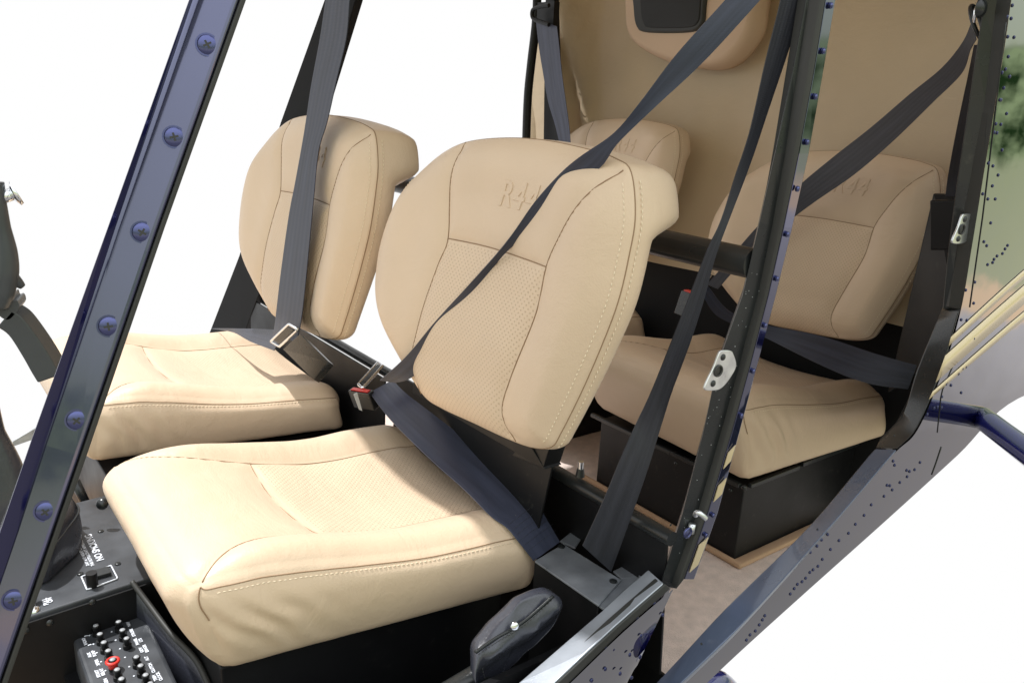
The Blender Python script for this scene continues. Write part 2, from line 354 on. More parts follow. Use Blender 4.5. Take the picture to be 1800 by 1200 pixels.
# seat boxes under the cushions
def seat_box(x0, x1, y0, y1, zt, name='seat_box', zb=-.948, taper=0.):
    b = MB(); b.hexa([(x0, y0, zb), (x1, y0 - taper, zb), (x1, y1, zb), (x0, y1, zb), (x0, y0, zt), (x1, y0 - taper, zt), (x1, y1, zt), (x0, y1, zt)])
    o = b.build(name, M['black'], air, smooth=False, bevel=.003)
    return o
b = seat_box(1.372, 1.80, .932, 1.37, -.768)
lip = MB()          # folded bright edges along the box top, and a rim below the cushion
lip.box((1.385, .924, -.772), (1.56, .934, -.762)); lip.box((1.57, .923, -.768), (1.80, .933, -.757)); lip.build('folded_lip', M['blackg'], b, smooth=False, bevel=.002)
lip = MB(); lip.box((1.362, .94, -.772), (1.373, 1.40, -.762)); lip.build('front_lip', M['blackg'], b, smooth=False, bevel=.002)
rivets('rivet', [((1.372, y, -.79), (-1, 0, 0), .005, .003) for y in (.965, 1.02, 1.12, 1.22)] + [(p, (-.5, -.5, .7), .006, .005) for p in ((1.374, .934, -.772), (1.368, .93, -.766))], M['blackg'], b)
bi = MB(); bi.box((1.358, .905, -.949), (1.371, 1.42, -.936)); bi.box((1.3585, .905, -.9485), (1.85, .9315, -.9365)); bi.build('carpet_binding', M['carpetb'], b, smooth=True, bevel=.005)
seat_box(1.372, 1.80, 1.62, 2.05, -.755)
seat_box(.262, .70, .885, 1.235, -.70)
seat_box(.262, .70, 1.48, 1.92, -.69)

# black rear wall behind and beneath the rear backrests
bw = MB(); pg = [(.62, -.37), (.62, -.50), (.72, -.70), (.81, -.86), (.86, -.949), (2.1, -.949), (2.1, -.37)]; m_ = len(pg)
bw.add([(1.80, y, z) for y, z in pg] + [(1.83, y, z) for y, z in pg], [tuple(range(m_)), tuple(range(2 * m_ - 1, m_ - 1, -1))] + [(k, (k + 1) % m_, m_ + (k + 1) % m_, m_ + k) for k in range(m_)])
bw.build('rear_box_wall', M['farblack'], air, smooth=False)
# shelf block beside the rear backrest and dark inner side wall
sw = MB()
sw.strip([A(1.82, .80, -.66), A(1.45, .70, -.64)], [A(1.84, .66, -.2), A(1.45, .60, -.25)], (0, .006, 0))
sw.quadslab([PX(1640, 340, 1.60), PX(1700, 345, 1.60), PX(1690, 600, 1.50), PX(1560, 690, 1.62)], (.02, .0, 0))
sw.quadslab([PX(1634, 352, 1.50), PX(1700, 352, 1.50), PX(1700, 440, 1.50), PX(1634, 440, 1.50)], (.08, .0, 0))
sw.build('dark_side_wall', M['black'], air, smooth=False, bevel=.004)

# beige bulkhead behind the rear seats
bk = MB(); nu, nv = 60, 50
ys = np.linspace(.60, 2.13, nu); zs = np.linspace(-.45, .62, nv); Vb = []
for z in zs:
    for y in ys:
        ymin = .60 + .06 * (z + .3); yy = ymin + (y - .60) / 1.53 * (2.13 - ymin)
        x = 1.78 + .13 * (z + .32) - .045 * math.exp(-((yy - 1.988 - .32 * z) / .022) ** 2) + .035 * math.exp(-((yy - 1.42) / .16) ** 2) * float(sm(z, .3, -.1)) - .12 * float(sm(yy, 1.98, 2.13)) - .06 * float(sm(yy, .78, .60))
        Vb.append((x, yy, z))
n0 = len(Vb); Vb += [(v[0] + .03, v[1], v[2]) for v in Vb]; Fb = []
for j in range(nv - 1):
    for i in range(nu - 1):
        a = j * nu + i; Fb.append((a, a + 1, a + nu + 1, a + nu)); Fb.append((n0 + a, n0 + a + nu, n0 + a + nu + 1, n0 + a + 1))
bk.add(Vb, Fb); bk.build('rear_bulkhead', M['bulk'], air)
# padded pod with speaker mesh on the bulkhead
def slab_outline(mb, pts, nrm, depth, rnd=.3, rings=6, inset=.02):
    P = resample(catmull(pts, 8, True), 72, True); c = P.mean(0); n_ = np.array(nrm, float); V = []; seg = len(P)
    for j in range(rings + 1):
        q = j / rings * math.pi / 2; d = P - c; ln = np.linalg.norm(d, axis=1)[:, None]
        V += list(c + d * (1 - inset * (1 - math.cos(q)) / ln) + n_ * depth * math.sin(q))
    V.append(c + n_ * depth * 1.02); base = list(P)
    F = [(j * seg + k, j * seg + (k + 1) % seg, (j + 1) * seg + (k + 1) % seg, (j + 1) * seg + k) for j in range(rings) for k in range(seg)]
    F += [(rings * seg + k, rings * seg + (k + 1) % seg, (rings + 1) * seg) for k in range(seg)]; F.append(tuple(range(seg)))
    mb.add(V, F)
pod = MB()
pp = [(1112, -60), (1114, 10), (1117, 58), (1135, 85), (1180, 110), (1230, 121), (1270, 124), (1300, 115), (1325, 92), (1345, 60), (1352, 20), (1356, -60), (1300, -110), (1170, -110)]
slab_outline(pod, [PX(*p, 1.80) for p in pp], (-1, 0, .0), .055, inset=.03)
po = pod.build('padded_pod', M['pod'], air)
fr_ = MB(); slab_outline(fr_, [PX(*p, 1.745) for p in ((1117, -60), (1117, 20), (1122, 48), (1134, 57), (1180, 59), (1222, 56), (1238, 44), (1242, 20), (1242, -60), (1180, -70))], (-1, 0, 0), .012, inset=.008)
g = fr_.build('speaker_frame', M['rubber'], po)
ms = MB(); slab_outline(ms, [PX(*p, 1.734) for p in ((1127, -60), (1127, 15), (1132, 42), (1142, 49), (1180, 50), (1216, 48), (1229, 38), (1232, 15), (1232, -60), (1180, -66))], (-1, 0, 0), .004, inset=.004)
tag(ms.build('speaker_mesh', M['mesh'], po))
# cabin roof, above the frame; it shades the backrests
rf = MB()
rf.strip([A(.36, .50, .47), A(.9, .46, .50), A(1.9, .50, .50)], [A(.36, 2.1, .47), A(.9, 2.14, .50), A(1.9, 2.24, .50)], (0, 0, .03))
rf.build('cabin_roof', M['bulk'], air, smooth=False)

# windshield post: a glossy blue strip, its bevel's dark reflection painted as a navy strip
wp_o = [PY(*p, .618) for p in ((400, -180), (333, 0), (190, 400), (55, 775), (0, 935), (-95, 1200), (-150, 1350))]
wp_i = [PY(*p, .60) for p in ((489, -180), (420, 0), (278, 400), (140, 800), (88, 950), (6, 1185), (-50, 1350))]
wp = MB(); wp.strip(wp_o, wp_i, [(.011 * (1 - k / 6) + .003, .03, 0) for k in range(7)]); wpo = wp.build('windshield_post', M['blue'], air, smooth=False, bevel=.0035)
we = MB(); we.strip([PY(*p, .606) for p in ((400, -180), (333, 0), (190, 400), (55, 775), (0, 935), (-95, 1200), (-150, 1350))], [PY(*p, .611) for p in ((406, -180), (339, 0), (203, 400), (80, 775), (30, 935), (-60, 1200), (-110, 1350))], (0, .001, 0)); we.build('outer_reflection_strip', M['navy'], wpo, smooth=False)
eg = MB(); off = A(.0012, 0, 0)
eg.strip([p + off for p in wp_i], [PY(*p, .60) + off * 2 for p in ((495, -180), (427, 0), (284, 400), (147, 800), (95, 950), (13, 1185), (-44, 1350))], (.003, .036, 0)); eg.build('inner_edge_flange', M['rubber'], wpo, smooth=False, bevel=.001)
def screw(c, nrm, r, parent, m, name='screw', mh=None):
    mb = MB(); c = np.array(c, float); n_ = np.array(nrm, float); mb.tube([c - n_ * .001, c + n_ * .0008], r * 1.12, 20); mb.dome(c, n_, r, r * .36, 20, 5); o = mb.build(name, m, parent, auto=40)
    x = MB(); a = np.cross(n_, A(0, 0, 1)); a /= np.linalg.norm(a); b2 = np.cross(n_, a); th = random.uniform(0, 1.5); a, b2 = a * math.cos(th) + b2 * math.sin(th), b2 * math.cos(th) - a * math.sin(th)
    t = c + n_ * r * .29
    for u, v in ((a, b2), (b2, a)):
        q = [t + u * r * .42 + v * r * .1, t - u * r * .42 + v * r * .1, t - u * r * .42 - v * r * .1, t + u * r * .42 - v * r * .1]; x.quadslab(q, n_ * r * (.085 if u is a else .09))
    x.build('screw_recess', M['rubber'], parent, smooth=False); return o
for p in ((364, 79), (306, 241), (250, 408), (191, 573), (135, 738), (80, 898), (24, 1054)):
    screw(PY(*p, .6055), (-.25, -.93, .12), .0070, wpo, M['screwm'])

# centre door post
yP = lambda py: .545 + .06 * max(0, min(1, (py - 300) / 720))
def rowpts(pts, dy=0.): return [PY(x, y, yP(y) + dy) for x, y in pts]
cL = [(1447, -120), (1416, 0), (1392, 130), (1362, 270), (1335, 390), (1305, 520), (1262, 640), (1236, 760), (1200, 900), (1168, 1005), (1160, 1030)]
cM = [(1466, -120), (1442, 0), (1420, 130), (1396, 270), (1371, 400), (1345, 520), (1312, 640), (1279, 760), (1238, 900), (1200, 1005), (1190, 1035)]
cN = [(1474, -120), (1452, 0), (1431, 130), (1405, 270), (1378, 400), (1351, 520), (1320, 640), (1287, 760), (1245, 900), (1206, 1010), (1203, 1018)]
cR = [(1492, -120), (1469, 0), (1447, 130), (1422, 270), (1393, 400), (1364, 520), (1332, 640), (1300, 760), (1262, 900), (1225, 1005), (1220, 1018)]
cp = MB(); cp.strip(rowpts(cL, .012), rowpts(cM, .004), (.038, .028, 0)); cpo = cp.build('centre_door_post', M['blackg'], air, smooth=False, bevel=.0015)
tag(cpo, 'black centre door post with riveted blue outer flange and silver latch plate')
q = MB(); q.strip(rowpts(cM, -.004), rowpts(cN, -.006), (.002, .03, 0)); q.build('door_seal', M['rubber'], cpo, smooth=True, bevel=.002)
q = MB(); q.strip(rowpts(cN, .002), rowpts(cR, .004), (.002, .012, 0)); ofl = q.build('outer_flange', M['flange'], cpo, smooth=False, bevel=.001)
# striped decal pieces on the flange
def lerp_on(C1, C2, y, k):
    x1 = np.interp(y, [c[1] for c in C1], [c[0] for c in C1]); x2 = np.interp(y, [c[1] for c in C2], [c[0] for c in C2]); return x1 + (x2 - x1) * k
for y0, y1 in ((790, 818), (848, 876), (952, 1000)):
    pts = [(lerp_on(cN, cR, y0 - 3, 1.05), y0 - 8), (lerp_on(cN, cR, y0, .15), y0 + 6), (lerp_on(cN, cR, y1, .15), y1 + 6), (lerp_on(cN, cR, y1, 1.05), y1 - 8)]
    st = MB(); st.quadslab([PY(*p, yP(p[1]) + .0005) for p in pts], (0, .001, 0)); st.build('beige_stripe', M['stripe'], cpo, smooth=False)
for y in (10, 90, 170, 250, 332, 412, 490, 572, 652, 730, 905, 940):
    x = lerp_on(cN, cR, y, .6); mb = MB(); c = PY(x, y, yP(y) + .001); mb.tube([c + A(0, .001, 0), c - A(0, .001, 0)], .0034, 14); mb.dome(c - A(0, .001, 0), (0, -1, 0), .0026, .0014); mb.build('rivet_screw', M['screwm'], cpo, auto=40)
for i in range(48):
    sp = MB(); y = random.uniform(480, 1000); x = lerp_on(cL, cM, y, random.uniform(.05, .95)); sp.dome(PY(x, y, yP(y) + .0035 + .006 * (1 - (x - lerp_on(cL, cM, y, 0)) / 36)), (0, -1, 0), random.uniform(.0003, .0007), .0003, 6, 2); sp.build('paint_chip', M['silver'], cpo)
rivets('drill_hole', [(rowpts([(1372, 258)], .006)[0], (0, -1, 0), .0015, .0004), (rowpts([(1179, 922)], .006)[0], (0, -1, 0), .002, .0004)], M['mesh'], cpo)

def latch_plate(px, py, w, h, y, lean, parent, lab):
    # silver striker plate with a socket and two screws
    pts = [(-.30, -.5), (.05, -.5), (.22, -.42), (.5, -.12), (.42, .2), (.22, .44), (-.05, .5), (-.42, .48), (-.46, .30), (-.38, -.1), (-.36, -.42)]
    mb = MB(); P = [PY(px + (a * w - b * h * lean), py + b * h, y) for a, b in pts]
    P = resample(catmull(P, 5, True), 60, True); n = len(P)
    mb.add(list(P) + list(P + A(0, -.003, 0)), [tuple(range(n)), tuple(range(2 * n - 1, n - 1, -1))] + [(k, (k + 1) % n, n + (k + 1) % n, n + k) for k in range(n)])
    o = mb.build('latch_plate', M['silver'], parent, auto=40, bevel=.0008)
    for dx, dy, r, nm, mm in ((-.08 + .0, .02, .0062, 'socket', 'blackg'), (-.07, -.32, .0042, 'plate_screw', 'blackg'), (-.10, .34, .0042, 'plate_screw', 'blackg')):
        c = PY(px + dx * w - dy * h * lean, py + dy * h, y - .003); s_ = MB()
        if nm == 'socket':
            t_ = np.linspace(0, 2 * math.pi, 25); s_.tube([c + A(math.cos(a) * r, -.001, math.sin(a) * r) for a in t_], .0013, 8, cap=False); s_.dome(c, (0, -1, 0), r * .9, .0006, 16, 2)
        else: s_.dome(c, (0, -1, 0), r, .0025)
        s_.build(nm, M['rubber'] if nm == 'socket' else M[mm], o)
    return o
latch_plate(1266, 650, 44, 70, yP(650) - .001, .35, cpo, '')
# small bright hook and bolt at the foot of the post
hk = MB(); c0 = PY(1222, 905, .585); hk.tube(catmull([c0, PY(1226, 900, .58), PY(1234, 905, .575), PY(1242, 912, .572)], 5), [.0035] * 15 + [.002], 8)
hk.build('door_hinge_hook', M['silver'], cpo); hk = MB(); hk.tube([PY(1217, 920, .60), PY(1214, 936, .60)], .005, 10); hk.build('door_hinge_pin', M['silver'], cpo)
bt = MB(); t_ = np.linspace(0, 2 * math.pi, 25); cc = PY(1209, 936, .59); bt.tube([cc + A(math.cos(a) * .006, 0, math.sin(a) * .006) for a in t_], .0018, 8, cap=False); bt.dome(cc, (0, -1, 0), .0055, .002); bt.build('hinge_bolt', M['screwm'], cpo)

# front door sill: outboard of the near seat, bright top face, brown blue reflecting outer skin
def sy(px): return .60
sa = [PY(*p, .60) for p in ((800, 1284), (925, 1196), (1050, 1110), (1165, 1023), (1200, 998))]
sb = [PZ(p[0], p[1], q_[2]) for p, q_ in zip(((885, 1310), (975, 1222), (1080, 1135), (1172, 1052), (1210, 1020)), sa)]
fs = MB(); fs.strip([PY(800, 1290, .645), PY(860, 1243, .64), PY(913, 1198, .64), PY(985, 1136, .64), PY(1057, 1074, .64), PY(1100, 1034, .64), PY(1140, 1000, .64)],
                    [PY(870, 1292, .60), PY(925, 1243, .60), PY(973, 1200, .60), PY(1030, 1146, .60), PY(1082, 1098, .60), PY(1125, 1060, .60), PY(1167, 1024, .60)], (0, .002, -.012))
fso = fs.build('front_door_sill', M['sillf'], air, smooth=False, bevel=.002)
q = MB(); q.strip([PY(880, 1293, .598), PY(976, 1204, .598), PY(1084, 1102, .598), PY(1170, 1026, .598)], [PY(895, 1300, .598), PY(992, 1209, .598), PY(1096, 1108, .598), PY(1180, 1034, .598)], (.001, .02, -.002)); q.build('sill_seal', M['rubber'], fso, smooth=True, bevel=.002)
skp = MB()
t0 = [(892, 1305), (990, 1212), (1096, 1110), (1184, 1034)]; t1 = [(900, 1430), (1000, 1370), (1062, 1290), (1098, 1215)]
rows = []
for k in range(9):
    u = k / 8; rows.append([PY(a[0] + (b_[0] - a[0]) * u, a[1] + (b_[1] - a[1]) * u, .597 + .006 * math.sin(u * 2.5) + .02 * u * u) for a, b_ in zip(t0, t1)])
rows = [catmull(r_, 5) for r_ in rows]; nn = len(rows[0]); V = [p for r_ in rows for p in r_]
F = [(j * nn + i, j * nn + i + 1, (j + 1) * nn + i + 1, (j + 1) * nn + i) for j in range(8) for i in range(nn - 1)]
n0 = len(V); V += [p + A(.0, .004, 0) for p in V]; F += [(a[0] + n0, a[3] + n0, a[2] + n0, a[1] + n0) for a in F]
skp.add(V, F); sk = skp.build('front_lower_skin', M['panel'], air)
for p in ((1078, 1140), (1120, 1085), (1064, 1137), (1064, 1175), (1107, 1150), (1127, 1117), (1125, 1154), (1110, 1190), (1150, 1060), (1165, 1080), (1006, 1190), (1040, 1195), (1090, 1183)): rivets('rivet', [(PY(*p, .600), (0, -1, .2), .0028, .0018)], M['rivn'], sk)

# rear door sill and rear door post
rsi = [(1200, 1150), (1277, 1067), (1387, 960), (1447, 897), (1528, 800), (1583, 737), (1612, 650), (1655, 545)]
rso = [(1150, 1245), (1243, 1157), (1317, 1083), (1470, 913), (1567, 800), (1611, 752), (1655, 650), (1686, 545)]
def YR(py): return .50
I3 = catmull([PY(*p, .535) for p in [(1140, 1215)] + rsi], 6); O3 = catmull([PY(*p, .50) for p in [(1070, 1325)] + rso], 6)
k1 = len(I3) * 6 // 8
rs = MB(); rs.strip(I3[:k1 - 4], O3[:k1 - 4], (.0, .004, -.014)); rso_ = rs.build('rear_door_sill', M['sillm'], air, smooth=True, auto=40, bevel=.002)
rs = MB(); rs.strip(I3[k1 - 5:], O3[k1 - 5:], (.04, .016, 0)); rs.build('sill_riser', M['blackg'], rso_, smooth=True, auto=40, bevel=.002)
rivets('sill_hole', [(PY(*p, .516), (-.3, -.6, .6), .0016, .0006) for p in ((1233, 1131), (1437, 930), (1572, 765))], M['mesh'], rso_)
rp = MB()
pl = [(1738, -60), (1727, 20), (1716, 90), (1700, 200), (1682, 320), (1668, 430), (1657, 543)]
pr = [(1776, -60), (1766, 20), (1756, 90), (1736, 200), (1718, 320), (1702, 430), (1684, 545)]
pq = [(1787, -60), (1775, 20), (1765, 90), (1747, 200), (1727, 320), (1709, 430), (1691, 545)]
rp.strip([PY(*p, .53) for p in pl], [PY(*p, .51) for p in pr], (.07, .03, 0)); rpo = rp.build('rear_door_post', M['blackg'], air, smooth=False, bevel=.002)
q = MB(); q.strip([PY(*p, .508) for p in pr], [PY(*p, .500) for p in pq], (.003, .02, 0)); q.build('door_seal', M['rubber'], rpo, smooth=False, bevel=.0015)
latch_plate(1693, 402, 34, 52, .512, .3, rpo, '')
# fuselage side skin, aft of the rear door, curving under
top = [(1787, -60), (1775, 20), (1765, 90), (1747, 200), (1727, 320), (1709, 430), (1689, 545), (1658, 650), (1613, 755), (1567, 802), (1470, 916), (1317, 1087), (1243, 1160), (1130, 1270)]
bot = [(2300, -60), (2290, 60), (2270, 180), (2230, 300), (2190, 420), (2140, 520), (2080, 600), (1990, 640), (1790, 700), (1683, 800), (1560, 912), (1400, 1055), (1293, 1152), (1200, 1240)]
def gskin(p): return .50 + .30 * max(0., -.42 - p[2]) ** 2 + .03 * max(0., p[0] - 1.15) ** 2
def on_skin(px, py, lift=.0004):
    y = .50
    for _ in range(12): y = gskin(PY(px, py, y))
    return PY(px, py, y - lift)
T2 = catmull([A(*p, 0) for p in top], 8); B2 = catmull([A(*p, 0) for p in bot], 8); n = len(T2); K = 16; V = []
for j in range(K + 1):
    for i in range(n):
        q_ = T2[i] + (B2[i] - T2[i]) * (j / K); V.append(on_skin(q_[0], q_[1], 0))
F = [(j * n + i, j * n + i + 1, (j + 1) * n + i + 1, (j + 1) * n + i) for j in range(K) for i in range(n - 1)]
n0 = len(V); V += [p + A(0.012, .005, 0) for p in V]; F += [(a[0] + n0, a[3] + n0, a[2] + n0, a[1] + n0) for a in F]
ss = MB(); ss.add(V, F); sso = ss.build('rear_side_skin', M['panel'], air)
RVP = [(1780, 10), (1778, 33), (1771, 30), (1772, 65), (1773, 100), (1768, 122), (1783, 66), (1775, 135), (1762, 128), (1760, 176), (1765, 155), (1758, 176), (1770, 200), (1751, 218), (1760, 219), (1748, 233), (1753, 234), (1762, 264), (1738, 287), (1746, 292), (1755, 308), (1745, 327), (1728, 341), (1737, 350), (1750, 350), (1742, 392), (1730, 425), (1735, 432), (1714, 496), (1698, 510), (1712, 533), (1690, 562), (1700, 563), (1712, 595), (1663, 675), (1690, 690), (1672, 677), (1656, 697), (1648, 715), (1642, 717), (1655, 716), (1630, 728), (1685, 657), (1698, 645), (1692, 648)]
for a, b_, m_ in (((1735, 470), (1775, 430), 7), ((1568, 806), (1573, 822), 2), ((1625, 805), (1550, 880), 6), ((1540, 880), (1440, 990), 7), ((1440, 990), (1385, 1045), 8), ((1405, 985), (1330, 1065), 8), ((1350, 1075), (1310, 1130), 6), ((1460, 935), (1420, 975), 4), ((1590, 826), (1600, 829), 2), ((1556, 852), (1570, 854), 2)):
    for i in range(m_):
        u = (i + .5) / m_; RVP.append((a[0] + (b_[0] - a[0]) * u + random.uniform(-2, 2), a[1] + (b_[1] - a[1]) * u + random.uniform(-2, 2)))
rivets('skin_rivet', [(on_skin(*p), (0, -1, 0), .0024, .0014) for p in RVP[:98]], M['rivn'], sso, 8)
# beige stripes sweeping along the skin
def skin_strip(P1, P2, name, m):
    a = resample(catmull(P1, 6), 24); b_ = resample(catmull(P2, 6), 24); q = MB()
    q.strip([on_skin(*p, .0012) for p in a], [on_skin(*p, .0012) for p in b_], (0, .0005, 0)); return q.build(name, m, sso)
skin_strip([(1672, 592), (1800, 475), (1880, 415)], [(1668, 608), (1800, 490), (1880, 432)], 'thin_stripe', M['stripe'])
skin_strip([(1662, 625), (1800, 502), (1880, 445)], [(1645, 672), (1800, 535), (1880, 475)], 'wide_stripe', M['stripe'])
skin_strip([(1640, 688), (1800, 548), (1880, 490)], [(1633, 702), (1800, 562), (1880, 502)], 'thin_stripe', M['stripe'])
# lap joint on the skin
jl = MB(); jl.tube([on_skin(*p) for p in resample(np.array([(1655, 785), (1645, 815), (1638, 834)], float), 10)], .0008, 6); jl.tube([on_skin(*p) for p in resample(np.array([(1740, 560), (1690, 610), (1655, 690), (1648, 760)], float), 16)], .0006, 6)
jl.tube([on_skin(*p) for p in resample(np.array([(1768, 40), (1745, 240), (1728, 380), (1705, 540)], float), 20)], .0007, 6); jl.build('skin_joint', M['blackg'], sso)
# landing gear strut outboard, and a lower step fairing
ls = MB(); s0 = PY(1728, 735, .500); s1 = PY(1880, 850, .30); ls.tube([s0 + (s1 - s0) * t for t in np.linspace(0, 1, 8)], .018, 20)
0 and ls.tube(catmull([PY(1770, 712, .475), PY(1740, 724, .478), PY(1700, 738, .485), PY(1660, 745, .488), PY(1622, 768, .492)], 5), np.interp(np.arange(21), [0, 5, 10, 15, 20], [.011, .012, .009, .007, .003]), 14)
tag(ls.build('landing_gear_strut', M['navy2'], air), 'round deep blue strut running out from the side skin')
lf = MB(); lf.tube(catmull([PY(1225, 1215, .58), PY(1262, 1205, .58), PY(1300, 1250, .58), PY(1330, 1300, .58)], 6), .022, 24)
tag(lf.build('landing_gear_fairing', M['navy2'], air), 'pale lit blue fairing below the rear sill')

# far side: centre post, rear post (both black) on the other side of the cabin
fp = MB(); fp.strip([PX(*p, .70) for p in ((605, -120), (570, 0), (493, 215), (420, 450), (362, 600))], [PX(*p, .72) for p in ((650, -120), (625, 0), (560, 215), (480, 450), (424, 600))], (.02, .01, 0))
tag(fp.build('far_door_post', M['farblack'], air, smooth=False, bevel=.002), 'flat black post on the far side behind the far front seat')
fq = MB(); fq.tube(catmull([PX(945, -60, 1.62), PX(943, 30, 1.62), PX(934, 110, 1.62), PX(928, 170, 1.62), PX(925, 250, 1.62), PX(925, 300, 1.62)], 5), .013, 12)
fq.strip([PX(960, -60, 1.66), PX(958, 60, 1.66), PX(955, 300, 1.66)], [PX(972, -60, 1.66), PX(975, 60, 1.66), PX(985, 300, 1.66)], (.02, 0, 0))
tag(fq.build('far_rear_post', M['black'], air, auto=40), 'thin black rear post on the far side')
ftm = MB(); ftm.strip([PX(936, 60, 1.70), PX(925, 300, 1.70)], [PX(965, 60, 1.70), PX(968, 300, 1.70)], (.02, 0, 0)); ftm.build('far_trim', M['bulk'], air, smooth=False)

# cross tube behind the front backrests and hinge rail under them
ct = MB(); ct.tube([(.80, .574, -.1757), (.80, 1.68, -.1757)], .0178, 24); cto = ct.build('cross_tube', M['blackg'], air, auto=50)
rl = MB(); ra, rb = A(.752, .606, -.5356), A(.752, 2.0, -.5356)
rl.tube([ra, rb], .010, 16)
rlo = rl.build('hinge_rail', M['blackg'], air, auto=40)
kn = MB(); kc = PZ(1020, 830, -.515); kn.tube([kc - A(0, 0, .006), kc + A(0, 0, .006)], [.007, .005], 10); kn.build('rail_nut', M['blackg'], rlo, auto=40)
kn = MB(); kn.tube([kc + A(0, 0, .006), kc + A(0, 0, .017)], .0042, 10); kn.build('rail_stud', M['chrome'], rlo, auto=40)
# black closing panels behind the front cushions
pn = MB()
pn.quadslab([A(.815, .65, -.80), A(.815, 1.30, -.80), A(.750, 1.30, -.543), A(.750, .612, -.543)], (.004, 0, 0))
pn.quadslab([A(.700, .82, -.66), A(.700, 1.24, -.66), A(.712, 1.24, -.50), A(.712, .80, -.50)], (.004, 0, 0))
pn.quadslab([A(.715, 1.304, -.90), A(.715, 2.0, -.90), A(.722, 2.0, -.53), A(.722, 1.304, -.53)], (.004, 0, 0))
pn.build('closing_panel', M['black'], air, smooth=False, bevel=.001)
br = MB()      # triangular backrest bracket, lower right
br.quadslab([PX(965, 785, .665), PX(958, 812, .68), PX(930, 822, .69), PX(840, 760, .69), PX(850, 740, .665)], (.012, 0, 0)) if False else None
br.hexa([PX(725, 690, .66), PX(730, 640, .66), PX(930, 780, .66), PX(958, 825, .67), *[p + A(.03, 0, 0) for p in (PX(725, 690, .66), PX(730, 640, .66), PX(930, 780, .66), PX(958, 825, .67))]])
br.hexa([PX(930, 760, .66), PX(968, 780, .66), PX(955, 822, .67), PX(900, 800, .67), *[p + A(.03, 0, 0) for p in (PX(930, 760, .66), PX(968, 780, .66), PX(955, 822, .67), PX(900, 800, .67))]])
br.build('backrest_bracket', M['black'], air, smooth=False, bevel=.001)

# belt retractor box beside the near front seat
z0 = -.632
rb_ = MB(); rb_.quadslab([PZ(940, 985, z0), PZ(1052, 1063, z0), PZ(1092, 1018, z0), PZ(990, 955, z0)], (0, 0, -.003)); rbo = rb_.build('retractor_cover', M['grey'], air, smooth=False, bevel=.0008)
rb_ = MB(); f0, f1 = PZ(940, 985, z0 - .004), PZ(1050, 1063, z0 - .004); rb_.quadslab([f0, f1, f1 + A(0, 0, -.3), f0 + A(0, 0, -.3)], (.003, 0, 0)); rb_.build('cover_front', M['black'], rbo, smooth=False)
for p in ((987, 960), (1078, 1021)): screw(PZ(*p, z0 + .0005), (0, 0, 1), .0048, rbo, M['blackg'], 'cover_screw')
fg = MB(); zf = z0 - .004
fg.quadslab([PZ(1053, 1064, zf), PZ(1075, 1078, zf), PZ(1142, 1012, zf), PZ(1092, 1016, zf)], (0, 0, -.003))
fg.quadslab([PZ(1092, 1016, zf - .0005), PZ(1141, 1012, zf - .0005), PZ(1150, 968, zf - .0005), PZ(1078, 1003, zf - .0005)], (0, 0, -.003))
fg.build('mounting_flange', M['grey'], rbo, smooth=False, bevel=.0006); fg = MB()
fg.quadslab([PZ(984, 950, zf), PZ(1011, 962, zf), PZ(1040, 918, zf), PZ(1044, 903, zf)], (0, 0, -.003))
fg.build('mounting_flange', M['grey'], rbo, smooth=False, bevel=.0006)
fw_ = MB(); fw_.tube(catmull([PZ(1080, 1073, z0), PZ(1100, 1060, z0), PZ(1125, 1035, z0), PZ(1150, 1018, z0), PZ(1165, 1015, z0)], 6), .0018, 8); fw_.build('sealant_bead', M['sillm'], rbo)
for p in ((1128, 1013), (1075, 1062)): screw(PZ(*p, z0 + .0005), (0, 0, 1), .0038, rbo, M['grey'], 'flange_rivet')
bx = MB(); bx.box((.45, .64, -.95), (.86, .80, -.93)); bx.box((.1, .645, -.951), (.25, .88, -.93)); bx.build('sill_inner_wall', M['black'], air, smooth=False)
ww = MB(); ww.box((.20, .655, -.944), (.70, .665, -.68)); ww.quadslab([A(.10, .60, -.90), A(.86, .60, -.90), A(.86, .90, -.90), A(.10, .90, -.90)], (0, 0, -.01)); ww.build('footwell_liner', M['black'], air, smooth=False)
# dark partition between front and rear cabin below the rail
pt = MB(); pt.quadslab([A(.84, .62, -.95), A(.84, 2.0, -.95), A(.82, 2.0, -.80), A(.82, .62, -.80)], (.004, 0, 0))
pt.build('cabin_partition', M['black'], air, smooth=False)

# ================================================================== centre console with boot, placard and breaker panel
con = thing('centre_console', (.2, 1.3, -.95), 'black centre console between the front seats with a no smoking placard, switch and leather boot', 'console')
zc = -.70
cq = [PZ(62, 1082, zc), PZ(236, 1016, zc), PZ(190, 905, zc), PZ(20, 965, zc)]
cb = MB(); cb.quadslab([cq[0], cq[1], A(.30, cq[1][1] - .0, zc), A(.31, 1.47, zc), A(.06, 1.47, zc)][:4] if False else [cq[0] - A(.05, 0, 0), A(.70, cq[1][1] + .02, zc), A(.70, 1.46, zc), A(.03, 1.42, zc)], (0, 0, -.245))
co = cb.build('console_body', M['grey2'], con, smooth=False, bevel=.003)
cf = MB(); a0, a1 = cq[0] - A(.055, 0.003, .006), A(.69, cq[1][1] + .016, zc - .006); cf.quadslab([a0, a1, a1 + A(0, 0, -.24), a0 + A(0, 0, -.24)], (0, -.003, 0)); cf.build('console_side', M['black'], con, smooth=False)
rivets('side_screw', [(PY(*p, a0[1] - .003), (0, -1, 0), .005, .003) for p in ((20, 1148), (45, 1108), (88, 1094), (163, 1058))], M['blackg'], con)
for p in ((177, 933), (207, 990), (141, 1008)): screw(PZ(*p, zc + .0005), (0, 0, 1), .004, con, M['blackg'], 'console_screw')
tx = MB(); yx, xx = A(0, 1, 0), A(-1, 0, 0)
